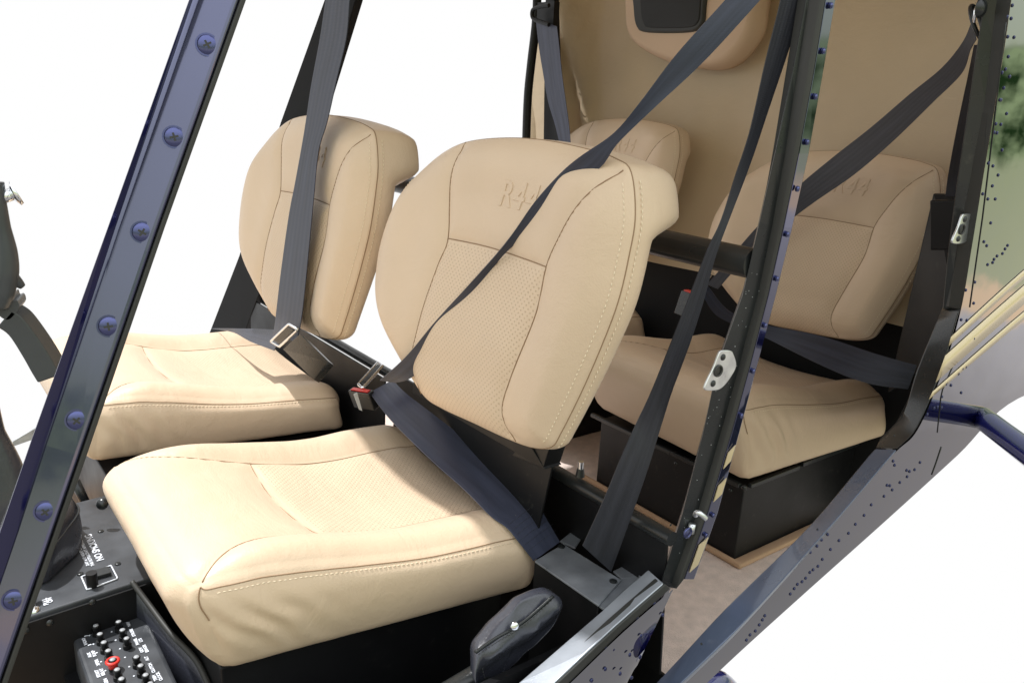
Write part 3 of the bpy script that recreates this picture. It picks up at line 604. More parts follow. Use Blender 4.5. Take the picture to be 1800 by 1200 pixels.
ns = PZ(166, 962, zc); put_text(tx, 'NO SMOKING', .0140, ns, yx, xx, .0012, bold=.0004)
l1, l2 = PZ(151, 968, zc), PZ(144, 971, zc)
tx.build('placard_lettering', M['white'], con, smooth=False); tx = MB(); put_text(tx, 'THIS ROTORCRAFT APPROVED FOR', .0062, l1, yx, xx, .0012, bold=.0002); put_text(tx, 'DAY AND NIGHT OPERATIONS', .0062, l2, yx, xx, .0012, bold=.0002)
tx.build('placard_lettering', M['white'], con, smooth=False); tx = MB(); put_text(tx, 'ON', .008, PZ(88, 1055, zc), yx, xx, .0012, bold=.0003); put_text(tx, 'PULL', .008, PZ(80, 1058, zc), yx, xx, .0012, bold=.0003)
tx.build('placard_lettering', M['white'], con, smooth=False)
sq = [PZ(*p, zc + .0015) for p in ((143, 1013), (195, 993), (207, 1016), (153, 1036))]
fm = MB(); fm.tube(np.vstack([resample(np.array(sq + [sq[0]]), 40)]), .0011, 6); fm.build('switch_outline', M['white'], con)
rk = MB(); c = PZ(178, 1010, zc); rk.box((c[0] - .016, c[1] - .010, zc), (c[0] + .012, c[1] + .010, zc + .006)); rk.build('rocker_switch', M['blackg'], con, smooth=False, bevel=.001)
kb = MB(); c = PZ(163, 1030, zc); kb.tube([c, c + A(0, 0, .022)], .0075, 16); kb.build('knob', M['black'], con, auto=40)
# leather boot, a slumped pouch around the cyclic base
bt = MB()
bo = [(60, 940), (100, 905), (125, 918), (145, 935), (140, 960), (122, 985), (95, 1010), (70, 1022), (40, 1010), (20, 975)]
P0 = resample(catmull([PZ(*p, zc + .004) for p in bo], 6, True), 48, True); c = P0.mean(0); V = []
prof = [(1.02, 0), (1.06, .02), (1.03, .045), (.92, .062), (.78, .068), (.55, .074), (.35, .08), (.2, .085), (.12, .088)]
for s_, h in prof:
    for i, p in enumerate(P0):
        a = i / 48 * 2 * math.pi; V.append(c + (p - c) * (s_ + .04 * math.sin(5 * a + h * 60)) + A(-.1 * h, 0, h))
F = [(j * 48 + k, j * 48 + (k + 1) % 48, (j + 1) * 48 + (k + 1) % 48, (j + 1) * 48 + k) for j in range(len(prof) - 1) for k in range(48)] + [tuple((len(prof) - 1) * 48 + k for k in range(48))]
bt.add(V, F); bto = bt.build('cyclic_boot', M['bleather'], con)
be = MB(); be.tube([V[2 * 48 + i % 48] + A(0, 0, .001) for i in range(49)], .0016, 6); be.build('boot_piping', M['blackg'], bto)
cl = MB(); cl.tube([PZ(55, 1070, zc), PZ(62, 1055, zc) + A(0, 0, .02)], .005, 10); cl.dome(PZ(60, 1072, zc), (0, 0, 1), .008, .006); cl.build('bright_fastener', M['chrome'], con)

brk = thing('circuit_breaker_panel', (.18, 1.0, -.9), 'sloped black circuit breaker panel with rows of small push buttons, one ringed in red', 'breaker panel')
zb = -.755
# panel plane through unprojected corners
b0, b1, b2_, b3 = PZ(116, 1088, zb), PZ(238, 1040, zb + .0), PZ(330, 1235, zb), PZ(185, 1290, zb)
bb = MB(); bb.quadslab([b0, b1, b2_, b3], (0, 0, -.15)); bbo = bb.build('breaker_box', M['grey2'], brk, smooth=False, bevel=.006)
sl = MB(); sl.quadslab([PZ(95, 1140, zb - .05), PZ(124, 1100, zb - .05), PZ(200, 1290, zb - .05), PZ(150, 1300, zb - .05)], (0, 0, -.1)); sl.build('side_ledge', M['black'], brk, smooth=False, bevel=.004)
sv = MB(); sv.dome(PZ(129, 1146, zb - .05), (0, 0, 1), .006, .004); sv.build('ledge_screw', M['silver'], brk)
def crop(x, y): return 120 + x / 8.572, 1060 + y / 8.572
KB = [(415, 330), (475, 455), (535, 580), (600, 705), (735, 990), (800, 1130), (870, 1265), (688, 155), (755, 270), (815, 395), (878, 520), (1025, 800), (1090, 930), (1165, 1070), (1235, 1200), (1300, 1330)]
for k_ in KB + [(665, 840)]:
    x, y = crop(*k_); c = PZ(x, y, zb + .016); c[2] = zb; kb = MB(); kb.tube([c, c + A(0, 0, .006), c + A(0, 0, .0062)], [.0058, .0058, .0042], 14); kb.tube([c + A(0, 0, .0062), c + A(0, 0, .015), c + A(0, 0, .016)], [.0034, .0052, .0044], 14)
    o = kb.build('breaker_button', M['black'], brk, auto=40)
    cpb = MB(); cpb.dome(c + A(0, 0, .016), (0, 0, 1), .0036, .0012, 14, 3); cpb.build('button_cap', M['cap'], o)
    if k_ == (665, 840):
        rg = MB(); t_ = np.linspace(0, 2 * math.pi, 29); rg.tube([c + A(math.cos(a) * .0070, math.sin(a) * .0070, .013) for a in t_], .0023, 10, cap=False); rg.tube([c + A(0, 0, .004), c + A(0, 0, .013)], .0060, 18); rg.build('red_collar', M['red'], o)
for (x, y), t in (((850, 205), 'LIGHTS'), ((910, 320), 'NAV'), ((970, 445), 'STROBE'), ((1060, 570), 'PANEL\nLTS'), ((1135, 695), 'GOV\nERNOR'), ((1185, 835), 'ALT'), ((1260, 975), 'CLUTCH'), ((1340, 1115), 'TRIM\nCLOCK'), ((250, 580), 'RADIO'), ((355, 770), 'AUX\nPUMP'), ((440, 895), 'XPDR'), ((480, 1050), 'START\nRELAY'), ((570, 1175), 'GEN'), ((640, 1290), 'BATT'), ((270, 495), '5'), ((325, 630), '3')):
    x, y = crop(x, y); tx = MB(); put_text(tx, t, .0056, PZ(x, y, zb), yx, xx, .001, bold=.0003); tx.build('breaker_marking', M['white'], brk, smooth=False)
for x, y in ((590, 300), (655, 425), (715, 550), (780, 680), (855, 810), (920, 950), (990, 1090), (430, 740), (495, 875), (560, 1010), (320, 480), (380, 610)):
    x, y = crop(x, y); tx = MB(); tx.dome(PZ(x, y, zb + .0005), (0, 0, 1), .0014, .0006, 8, 2); tx.build('marking_dot', M['white'], brk)
# leather side pocket sheet between breaker panel and cushion
pk = MB()
pkA = [PZ(232, 1022, -.70), PZ(262, 1062, -.72), PZ(300, 1112, -.735), PZ(345, 1160, -.74), PZ(372, 1215, -.75)]
pk.strip(catmull(pkA, 5), catmull([p + A(-.006, -.002, -.12) for p in pkA], 5), (.004, 0, 0))
tag(pk.build('pocket_flap', M['bleather'], brk), 'black pocket flap with a rolled top edge')
pe = MB(); pe.tube(catmull(pkA, 8), .004, 10); pe.build('rolled_edge', M['rubber'], brk)

# ================================================================== SEATS
def plane_frame(p0, recl, yaw):
    a, y = R(recl), R(yaw); s = A(-math.sin(y), math.cos(y), 0); f = A(math.cos(y), math.sin(y), 0); t = f * math.sin(a) + A(0, 0, math.cos(a)); return s, t, -np.cross(s, t) * -1
p0N = A(.615, .87, -.45); sN, tN, nN = plane_frame(p0N, 6.6, 0)
nN = np.cross(tN, sN); nN = nN if nN[0] < 0 else -nN
def locN(p): q = PP(*p, p0N, nN) - p0N; return np.array((q.dot(sN), q.dot(tN)))
OUT = [(745, 695), (712, 640), (680, 570), (667, 510), (672, 440), (690, 380), (715, 330), (745, 297), (780, 268), (820, 250), (880, 243), (950, 246), (1030, 262), (1083, 280), (1108, 303), (1115, 380), (1104, 450), (1085, 530), (1055, 610), (1020, 690), (985, 760), (968, 785), (935, 786), (890, 770), (830, 742), (778, 718)]
OUT = resample(catmull([locN(p) for p in OUT], 10, True), 260, True)
SL = catmull([locN(p) for p in ((820, 250), (806, 330), (803, 420), (788, 465), (760, 560), (738, 640), (742, 692))], 8)
SR = catmull([locN(p) for p in ((1100, 300), (1045, 365), (1010, 420), (985, 470), (967, 550), (930, 640), (903, 705), (901, 745), (910, 775))], 8)
SH = catmull([locN(p) for p in ((803, 420), (880, 437), (985, 470))], 8)
c0 = np.array([.018, .205])
def hfun(Q):
    Q = np.asarray(Q, float); do = dist_poly(Q, np.vstack([OUT, OUT[:1]]))
    ds = np.minimum(np.minimum(dist_poly(Q, SL), dist_poly(Q, SR)), dist_poly(Q, SH))
    h = .020 * (1 - np.exp(-do / .016)) + .006 * (1 - np.exp(-do / .07))
    lat = np.abs(Q[:, 0] - .02)
    h += .010 * np.exp(-((lat - .20) / .05) ** 2) * sm(do, 0, .04) - .007 * np.exp(-(lat / .1) ** 2) * sm(do, .03, .08)
    h += .008 * np.exp(-((Q[:, 1] - .13) / .07) ** 2) * np.exp(-(lat / .16) ** 2)
    h -= (.0022 * np.exp(-(ds / .0035) ** 2) + .0045 * np.exp(-(ds / .016) ** 2)) * sm(do, .0, .012)
    return h
def inpanel(Q):
    # inside the perforated panel: between SL and SR below SH
    Q = np.asarray(Q); o = np.argsort(SL[:, 1]); xl = np.interp(Q[:, 1], SL[o, 1], SL[o, 0]); o = np.argsort(SR[:, 1]); xr = np.interp(Q[:, 1], SR[o, 1], SR[o, 0])
    o = np.argsort(SH[:, 0]); zt = np.interp(Q[:, 0], SH[o, 0], SH[o, 1]); return (Q[:, 0] < xl - .003) & (Q[:, 0] > xr + .003) & (Q[:, 1] < zt - .004)
thick = lambda t: .034 + .008 * sm(t, .05, .25) + .046 * sm(t, .305, .34)

def backrest(parent, p0, recl, yaw, sx=1., st=1., hump=1.):
    s, t, n_ = plane_frame(p0, recl, yaw); n_ = np.cross(t, s); n_ = n_ if n_[0] < 0 else -n_
    W3 = lambda Q, h: p0 + (np.asarray(Q)[:, :1] * sx) * s + (np.asarray(Q)[:, 1:2] * st) * t + np.asarray(h)[:, None] * n_
    n = len(OUT); ks = np.r_[np.linspace(.02, .9, 58), np.linspace(.915, .999, 14)]; V = []; UV = []; PF = []
    for k in ks:
        Q = c0 + (OUT - c0) * k; h = hfun(Q); V.append(W3(Q, h)); UV.append(Q); PF.append(inpanel(Q).astype(float))
    V.append(W3(OUT, np.full(n, -.002))); UV.append(OUT); PF.append(np.zeros(n))     # seam gutter
    th = thick(OUT[:, 1]) - (1 - hump) * .046 * sm(OUT[:, 1], .305, .34); J = 14
    for j in range(1, J + 1):
        u = j / J; q = u * math.pi / 2
        ins = -.005 * math.sin(min(1, u * 1.6) * math.pi) + .022 * max(0, u - .55) ** 2 / .2 + .008 * u
        d = OUT - c0; ln = np.linalg.norm(d, axis=1)[:, None]; Q = OUT - d / ln * ins
        V.append(W3(Q, -.002 - th * math.sin(min(1, u * 1.05) * math.pi / 2))); UV.append(Q); PF.append(np.zeros(n))
    rN = len(V); V = np.vstack(V); ctr_f = len(V); V = np.vstack([V, W3([c0], hfun([c0])), W3([c0], [-.055])])
    F = [(j * n + i, j * n + (i + 1) % n, (j + 1) * n + (i + 1) % n, (j + 1) * n + i) for j in range(rN - 1) for i in range(n)]
    F += [((i + 1) % n, i, ctr_f) for i in range(n)] + [((rN - 1) * n + i, (rN - 1) * n + (i + 1) % n, ctr_f + 1) for i in range(n)]
    mb = MB(); mb.add(V, F); o = mb.build('backrest', M['leather'], parent)
    UV = np.vstack(UV + [[c0], [c0]]); set_uv(o.data, UV)
    at = o.data.attributes.new('perf', 'FLOAT', 'POINT'); at.data.foreach_set('value', np.r_[np.hstack(PF), 1., 0.].astype(np.float32))
    se = MB()
    for C in (SL, SR, SH):
        C2 = resample(C, 60); se.tube(W3(C2, hfun(C2) + .0005), .0008, 6)
    i0, i1 = 0, n
    rim = W3(np.vstack([OUT, OUT[:1]]), np.full(n + 1, -.0015)); se.tube(rim, .0009, 6, cap=False)
    se.build('seam', M['seam'], o)
    # double stitching along both sides of the outboard edge seam
    stt = MB(); m0 = [i for i in range(n) if OUT[i, 0] < -.10 and OUT[i, 1] > .06]; m0 = sorted(m0, key=lambda i: -OUT[i, 1] if True else 0)
    seg = OUT[[i for i in range(n) if OUT[i, 0] < -.165 and .03 < OUT[i, 1] < .375]]; seg = seg[np.argsort(seg[:, 1])]
    d = seg - c0; d /= np.linalg.norm(d, axis=1)[:, None]
    Q = seg - d * .0075; stt.dashes(W3(Q, hfun(Q) + .0003)); stt.build('stitching', M['thread'], o); stt = MB(); Q2 = seg + d * .0025
    stt.dashes(W3(Q2, np.full(len(Q2), -.010)))
    stt.build('stitching', M['thread'], o); stt = MB()
    tp = OUT[[i for i in range(n) if OUT[i, 1] > .37 and -.2 < OUT[i, 0] < -.1]]
    seg = OUT[[i for i in range(n) if OUT[i, 0] > .21 and .08 < OUT[i, 1] < .33]]; seg = seg[np.argsort(seg[:, 1])]; d = seg - c0; d /= np.linalg.norm(d, axis=1)[:, None]
    Q = seg - d * .0075; stt.dashes(W3(Q, hfun(Q) + .0003)); stt.build('stitching', M['thread'], o)
    # pressed lettering
    Vt, Ft = text_mesh('R44', .047, shear=.28, bold=-.0002, space=1.12, extrude=.0003, bevel=.0009); cT = locN((931, 349))
    Q = np.stack([cT[0] - Vt[:, 0], cT[1] + Vt[:, 1]], 1)
    tm = MB(); tm.add(W3(Q, hfun(Q) + Vt[:, 2] + .0001), Ft)
    tm.build('pressed_lettering', M['leather2'], o, auto=50)
    return o
def edge_loop(F):
    c = {}
    for f in F:
        for a, b in zip(f, f[1:] + f[:1]):
            k = (min(a, b), max(a, b)); c[k] = c.get(k, 0) + 1
    return [k for k, v in c.items() if v == 1]
M['leather2'] = leather('beige_leather_plain', BEIGE, False)

# cushion: rounded box with bolsters mapped to eight corners
def cushion(parent, cb_, ct_, Lx=.48, Ly=.42, Lz=.13, seed=0):
    # cb_, ct_: corner arrays in order (front-near, back-near, back-far, front-far), bottom and top
    Ld = A(Lx, Ly, Lz)
    def tri(a, b, c):
        lo = (1 - a)[:, None] * (1 - b)[:, None] * cb_[0] + a[:, None] * (1 - b)[:, None] * cb_[1] + a[:, None] * b[:, None] * cb_[2] + (1 - a)[:, None] * b[:, None] * cb_[3]
        hi = (1 - a)[:, None] * (1 - b)[:, None] * ct_[0] + a[:, None] * (1 - b)[:, None] * ct_[1] + a[:, None] * b[:, None] * ct_[2] + (1 - a)[:, None] * b[:, None] * ct_[3]
        return lo * (1 - c)[:, None] + hi * c[:, None]
    # seam curves on the top face in (a, b)
    s1 = catmull([(1, .22), (.62, .22), (.36, .205), (.18, .15), (.05, .015)], 8); s2 = catmull([(1, .78), (.62, .78), (.36, .80), (.18, .86), (.05, .985)], 8); s3 = catmull([(.40, .205), (.38, .5), (.40, .797)], 8)
    def Fm(P):          # P: unit-box surface points (N,3)
        P = np.asarray(P, float); X = P * Ld; rt = A(.055, .045, .034); rbm = A(.02, .02, .02)
        up = P[:, 2] > .5; r = rbm + (rt - rbm) * sm(P[:, 2], .05, .7)[:, None]; r[:, 2] = np.where(up, rt[2], rbm[2])
        q = np.clip(X, r, Ld - r); d = (X - q) / r; ln = np.linalg.norm(d, axis=1); msk = ln > 1e-6; f = np.ones(len(X)); f[msk] = 1 / ln[msk]
        mxn = np.max(np.abs(d), axis=1); Xr = q + d * r * np.where(msk, f * np.where(mxn > 0, 1, 1), 1)[:, None]
        Xr = np.where((msk & (mxn > .999))[:, None], Xr, X); uu = Xr / Ld; a, b, c = uu.T
        G = tri(a, b, c)
        ab = np.stack([P[:, 0], P[:, 1]], 1) * A(Lx, Ly)
        ds = np.minimum(np.minimum(dist_poly(ab, s1 * A(Lx, Ly)), dist_poly(ab, s2 * A(Lx, Ly))), dist_poly(ab, s3 * A(Lx, Ly)) + .001)
        wt = sm(c, .72, 1.); lat = np.abs(b - .5) * 2
        dz = .016 * np.exp(-((lat - .78) / .2) ** 2) * sm(a, .0, .35) - .014 * np.exp(-(lat / .5) ** 2) * sm(a, .25, .6) + .010 * np.exp(-((a - .18) / .14) ** 2) - .010 * np.exp(-((a - .6) / .2) ** 2)
        dz -= (.0025 * np.exp(-(ds / .004) ** 2) + .004 * np.exp(-(ds / .018) ** 2)) * sm(c, .9, 1)
        G[:, 2] += dz * wt
        bul = np.sin(np.pi * np.clip(c, 0, 1)) * .011
        G[:, 1] += np.where(P[:, 1] < .001, -bul, np.where(P[:, 1] > .999, bul, 0)) ; G[:, 0] += np.where(P[:, 0] < .001, -bul * 1.3, 0)
        for i in range(len(G)):
            v = Vector((G[i, 0] * 9 + seed, G[i, 1] * 9, G[i, 2] * 9)); e = noise.noise(v) * .0026 + noise.noise(v * 3.1) * .0009
            wr = 0.
            # pulled leather wrinkles around the lower front corner
            if P[i, 1] < .02:
                k = math.exp(-((P[i, 0] - .16) / .13) ** 2 - ((c[i] - .52) / .28) ** 2); wr = -.0042 * k * math.sin(70 * (P[i, 0] * 1.0 + c[i] * .16) + 2 * noise.noise(v * 2))
            G[i, 2] += e; G[i, 1] += wr - e * .5; G[i, 0] -= e
        return G
    na, nb, nc = 92, 78, 24; grids = []
    def face(fn, m, k):
        u, v = np.meshgrid(np.linspace(0, 1, m), np.linspace(0, 1, k)); P = fn(u.ravel(), v.ravel()); return P, m, k
    faces = [face(lambda u, v: np.stack([u, v, np.ones_like(u)], 1), na, nb), face(lambda u, v: np.stack([u, v, 0 * u], 1), 12, 12),
             face(lambda u, v: np.stack([u, 0 * u, v], 1), na, nc), face(lambda u, v: np.stack([u, 0 * u + 1, v], 1), na, nc),
             face(lambda u, v: np.stack([0 * u, u, v], 1), nb, nc), face(lambda u, v: np.stack([0 * u + 1, u, v], 1), nb, nc)]
    mb = MB(); UV = []; PF = []
    for P, m, k in faces:
        # denser spacing near the rounded edges
        G = Fm(P); mb.add(G, [(j * m + i, j * m + i + 1, (j + 1) * m + i + 1, (j + 1) * m + i) for j in range(k - 1) for i in range(m - 1)])
        UV.append(np.stack([P[:, 0] * Lx, P[:, 1] * Ly], 1)); top_ = P[:, 2] > .999; PF.append((top_ & (P[:, 0] > .415) & (P[:, 1] > .23) & (P[:, 1] < .77)).astype(float))
    o = mb.build('seat_cushion', M['leather'], parent)
    set_uv(o.data, np.vstack(UV)); at = o.data.attributes.new('perf', 'FLOAT', 'POINT'); at.data.foreach_set('value', np.hstack(PF).astype(np.float32))
    import bmesh
    bm = bmesh.new(); bm.from_mesh(o.data); bmesh.ops.remove_doubles(bm, verts=bm.verts, dist=.0004); bmesh.ops.recalc_face_normals(bm, faces=bm.faces); bm.to_mesh(o.data); bm.free()
    o.data.polygons.foreach_set('use_smooth', [True] * len(o.data.polygons))
    se = MB()
    for C in (s1, s2, s3):
        Q = resample(C, 60); se.tube(Fm(np.c_[Q, np.ones(len(Q))]) + A(0, 0, .0005), .0008, 6)
    e = np.linspace(0, 1, 70)
    pc = catmull([(.030, 1.), (.045, .955), (.08, .935), (.16, .93), (.4, .93), (.7, .93), (1, .93)], 12); edg = Fm(np.stack([pc[:, 0], 0 * pc[:, 0], pc[:, 1]], 1)); se.tube(edg + A(0, -.0004, .0), .0008, 6)
    edf = Fm(np.stack([0 * e, e, 0 * e + .86], 1)); 
    pc = catmull([(.030, 1.), (.022, .90), (.018, .78), (.020, .64)], 10); crn = Fm(np.stack([pc[:, 0], 0 * pc[:, 0], pc[:, 1]], 1)); se.tube(crn + A(-.0004, -.0006, 0), .0008, 6)
    se.build('seam', M['seam'], o)
    stt = MB(); P1 = Fm(np.stack([.08 + e * .92, 0 * e, 0 * e + .885], 1)) + A(0, -.0006, 0); stt.dashes(P1); stt.build('stitching', M['thread'], o)
    return o

def seat(label, base, cush, back, seed):
    t = thing('cabin_chair', base, label, 'seat', 'four beige leather helicopter seats')
    cushion(t, *cush, seed=seed); backrest(t, *back); return t
z3 = lambda *r: np.array(r, float)
seat('near front beige leather seat, closest to the camera, with the sunlit perforated cushion', (.45, 1.0, -.70),
     (z3((.262, .872, -.700), (.700, .815, -.708), (.700, 1.235, -.70), (.262, 1.25, -.69)), z3((.203, .862, -.556), (.730, .795, -.606), (.722, 1.262, -.600), (.205, 1.262, -.552))), (p0N, 6.6, 0), 0)
seat('far front beige leather seat, between the blue windshield post and the near front seat', (.45, 1.7, -.70),
     (z3((.245, 1.515, -.675), (.700, 1.43, -.675), (.700, 1.92, -.68), (.245, 1.94, -.68)), z3((.240, 1.505, -.552), (.705, 1.415, -.600), (.715, 1.93, -.592), (.225, 1.96, -.548))), (A(.612, 1.455, -.462), 6.6, 0, 1.04, 1.03), 3)
seat('near rear beige leather seat, aft of the black centre post beside the rear door', (1.5, 1.1, -.95),
     (z3((1.365, .925, -.757), (1.77, .85, -.715), (1.77, 1.36, -.72), (1.365, 1.375, -.745)), z3((1.290, .918, -.565), (1.760, .845, -.600), (1.76, 1.38, -.60), (1.290, 1.385, -.555))), (A(1.650, 1.045, -.502), 7, 0, 1.02, 1.055, .2), 6)
seat('far rear beige leather seat, mostly hidden behind the near front backrest', (1.5, 1.8, -.95),
     (z3((1.365, 1.64, -.752), (1.77, 1.60, -.715), (1.77, 2.05, -.72), (1.365, 2.07, -.745)), z3((1.290, 1.63, -.565), (1.760, 1.60, -.600), (1.76, 2.07, -.60), (1.290, 2.08, -.555))), (A(1.650, 1.735, -.470), 7, 0, 1.02, 1.055, .3), 9)

# ================================================================== BELTS
def buckle(parent, p, d, wv, nv, L_=.062, W_=.034, T_=.018, m='web', label=False):
    """buckle body from p along d, width wv, thickness nv"""
    d, wv, nv = [np.array(v, float) / np.linalg.norm(v) for v in (d, wv, nv)]; p = np.array(p, float)
    mb = MB(); c = [p + wv * a * W_ / 2 + nv * b_ * T_ / 2 + d * l_ for l_ in (0, L_) for a, b_ in ((-1, -1), (1, -1), (1, 1), (-1, 1))]
    mb.hexa(c); o = mb.build('buckle', M['blackg'], parent, smooth=False, bevel=.002)
    rb2 = MB(); rb2.hexa([p - d * .003 + wv * a * W_ * .4 + nv * b_ * T_ * .32 + d * l_ for l_ in (0, .006) for a, b_ in ((-1, -1), (1, -1), (1, 1), (-1, 1))]); rb2.build('release_button', M['red'], o, smooth=False, bevel=.001)
    return o
def tongue(parent, p, d, wv, nv, W_=.05, L_=.022):
    """metal slotted tongue: frame with webbing slot, black moulded cover"""
    d, wv, nv = [np.array(v, float) / np.linalg.norm(v) for v in (d, wv, nv)]; p = np.array(p, float); mb = MB()
    h = W_ / 2
    loop = [p - wv * h, p + wv * h, p + wv * h + d * L_, p - wv * h + d * L_, p - wv * h]
    mb.tube(resample(np.array(loop), 60), .0028, 8)
    o = mb.build('belt_tongue', M['chrome'], parent)
    mb = MB(); mb.hexa([p + wv * a * h * .82 + nv * b_ * .004 + d * l_ for l_ in (.003, L_ - .003) for a, b_ in ((-1, -1), (1, -1), (1, 1), (-1, 1))]); mb.build('tongue_cover', M['blackg'], o, smooth=False, bevel=.002)
    return o
BG = 'seat belts of the four seats'
# near front
nb = thing('seat_belt', (.66, 1.2, -.52), 'navy shoulder and lap belt lying across the near front seat', 'seat belt', BG)
Ls = [((1300, -30), .60), ((1275, 0), .60), ((1190, 95), .61), ((1125, 180), .63), ((1078, 235), .66), ((1020, 275), .70), ((985, 305), .73), ((940, 355), .765), ((900, 412), .80), ((868, 452), .83), ((820, 505), .88), ((765, 565), .945), ((715, 625), 1.0), ((668, 668), 1.06)]
Rs = [((1365, -30), .58), ((1337, 0), .58), ((1240, 105), .60), ((1150, 190), .62), ((1086, 252), .655), ((1060, 290), .675), ((1020, 325), .705), ((965, 375), .75), ((915, 420), .795), ((877, 457), .83), ((840, 515), .87), ((804, 578), .915), ((761, 629), .97), ((722, 664), 1.01), ((694, 672), 1.05)]
ribbon('shoulder_webbing', [PY(*p, y) for p, y in Ls], [PY(*p, y) for p, y in Rs], M['web'], nb)
Ls = [((1372, -30), .58), ((1372, 0), .58), ((1345, 110), .585), ((1318, 230), .59), ((1292, 310), .595), ((1266, 390), .60), ((1243, 440), .60), ((1214, 515), .61), ((1183, 593), .62), ((1147, 683), .64), ((1120, 740), .66), ((1093, 800), .655), ((1060, 880), .668), ((1024, 958), .70)]
Rs = [((1415, -30), .57), ((1412, 0), .57), ((1392, 70), .575), ((1350, 195), .585), ((1318, 290), .59), ((1282, 385), .595), ((1257, 452), .60), ((1236, 530), .61), ((1210, 610), .62), ((1180, 690), .64), ((1163, 745), .642), ((1143, 810), .646), ((1112, 900), .658), ((1074, 1004), .698)]
ribbon('retractor_webbing', [PY(*p, y) for p, y in Ls], [PY(*p, y) for p, y in Rs], M['webd'], nb)
Ll = [((650, 690), -.510), ((672, 720), -.52), ((700, 752), -.530), ((760, 810), -.550), ((816, 860), -.570), ((862, 906), -.582), ((890, 926), -.590), ((912, 952), -.605), ((938, 985), -.635)]
Rl = [((690, 668), -.500), ((712, 690), -.505), ((735, 708), -.515), ((790, 750), -.535), ((850, 798), -.558), ((905, 842), -.575), ((940, 878), -.590), ((962, 915), -.605), ((984, 952), -.632)]
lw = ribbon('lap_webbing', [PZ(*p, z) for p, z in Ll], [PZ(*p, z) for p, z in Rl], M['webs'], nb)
# box-stitched overlap at the anchor end
sx_ = MB()
for k in range(6):
    u = .80 + k * .018
    a = PZ(895 + k * 7, 925 + k * 9, -.588 - k * .006); b_ = PZ(948 + k * 6, 884 + k * 10, -.588 - k * .006); sx_.dashes(resample(np.array([a + A(0, 0, .004), b_ + A(0, 0, .004)]), 20), .004, .0025, .0005)
sx_.build('box_stitching', M['webd'], lw)
tp = PZ(652, 668, -.50); W_dir = PZ(678, 636, -.475) - PZ(628, 692, -.505); tongue(nb, PZ(655, 662, -.49), PZ(640, 650, -.49) - PZ(655, 662, -.49), W_dir, (0, -.5, .8), .07, .020)
bd = PY(648, 735, 1.24) - PY(630, 685, 1.20); bo_ = buckle(nb, PY(634, 686, 1.21), bd, A(.6, -.8, .0), A(.8, .6, 0), .055, .040, .02)
lb = MB(); q = [PY(*p, 1.185) for p in ((622, 693), (628, 690), (637, 722), (632, 720))]; lb.quadslab(q, (0, .002, 0)); lb.build('buckle_label', M['labelm'], bo_, smooth=False)
# far front
fb_ = thing('seat_belt', (.6, 1.6, -.5), 'navy belt hanging down the far front backrest to a bright metal tongue', 'seat belt', BG)
Lf = [(580, -30), (573, 0), (563, 67), (547, 153), (535, 233), (520, 317), (508, 380), (494, 480), (484, 565), (480, 590)]
Rf = [(620, -30), (615, 0), (609, 67), (592, 140), (575, 215), (560, 267), (551, 355), (539, 480), (530, 560), (522, 600)]
xf = lambda y: .625 - .05 * y / 600
ribbon('shoulder_webbing', [PX(*p, xf(p[1])) for p in Lf], [PX(*p, xf(p[1])) for p in Rf], M['web'], fb_)
ribbon('lap_webbing', [PX(372, 577, .60), PX(410, 577, .60), PX(455, 578, .60), PX(500, 580, .59)], [PX(374, 578, .60), PX(410, 584, .60), PX(440, 600, .59), PX(482, 616, .58)], M['web'], fb_)
W_dir = PX(515, 563, .56) - PX(472, 604, .56); d_ = PX(520, 600, .57) - PX(495, 585, .56)
tongue(fb_, PX(492, 585, .56), d_, W_dir, (-.8, -.4, .5), .105, .026)
bm_ = MB(); qq = [PX(497, 613, .56), PX(527, 586, .56), PX(578, 636, .59), PX(552, 668, .60)]; bm_.quadslab(qq, (.015, .01, -.012)); bm_.build('buckle', M['blackg'], fb_, smooth=False, bevel=.002)
# near rear
rb3 = thing('seat_belt', (1.5, 1.1, -.3), 'dark belt slung across the near rear backrest from the post guide', 'seat belt', BG)
Lr = [((1708, 40), 1.30), ((1692, 75), 1.33), ((1655, 120), 1.38), ((1600, 165), 1.43), ((1530, 225), 1.49), ((1460, 280), 1.54), ((1395, 335), 1.56), ((1330, 400), 1.56), ((1285, 452), 1.53), ((1243, 500), 1.50)]
Rr = [((1716, 70), 1.30), ((1705, 90), 1.33), ((1690, 130), 1.37), ((1640, 180), 1.42), ((1570, 248), 1.48), ((1500, 308), 1.53), ((1425, 360), 1.56), ((1360, 410), 1.56), ((1300, 465), 1.53), ((1262, 508), 1.50)]
ribbon('shoulder_webbing', [PX(*p, x) for p, x in Lr], [PX(*p, x) for p, x in Rr], M['webd'], rb3)
ribbon('retractor_webbing', [PX(*p, x) for p, x in (((1712, 80), 1.31), ((1700, 140), 1.4), ((1682, 225), 1.5), ((1668, 300), 1.58), ((1662, 345), 1.60))], [PX(*p, x) for p, x in (((1722, 80), 1.31), ((1722, 140), 1.4), ((1715, 225), 1.5), ((1708, 300), 1.58), ((1702, 345), 1.60))], M['webd'], rb3)
ribbon('lap_webbing', [PX(*p, x) for p, x in (((1244, 502), 1.48), ((1280, 545), 1.50), ((1335, 568), 1.52), ((1440, 590), 1.54), ((1540, 622), 1.55), ((1612, 642), 1.56))], [PX(*p, x) for p, x in (((1236, 520), 1.48), ((1262, 556), 1.50), ((1330, 586), 1.52), ((1440, 640), 1.50), ((1520, 672), 1.52), ((1596, 684), 1.55))], M['web'], rb3)
tongue(rb3, PX(1238, 497, 1.47), PX(1222, 506, 1.47) - PX(1238, 497, 1.47), PX(1250, 488, 1.47) - PX(1228, 512, 1.47), (-.8, -.4, .4), .05, .02)
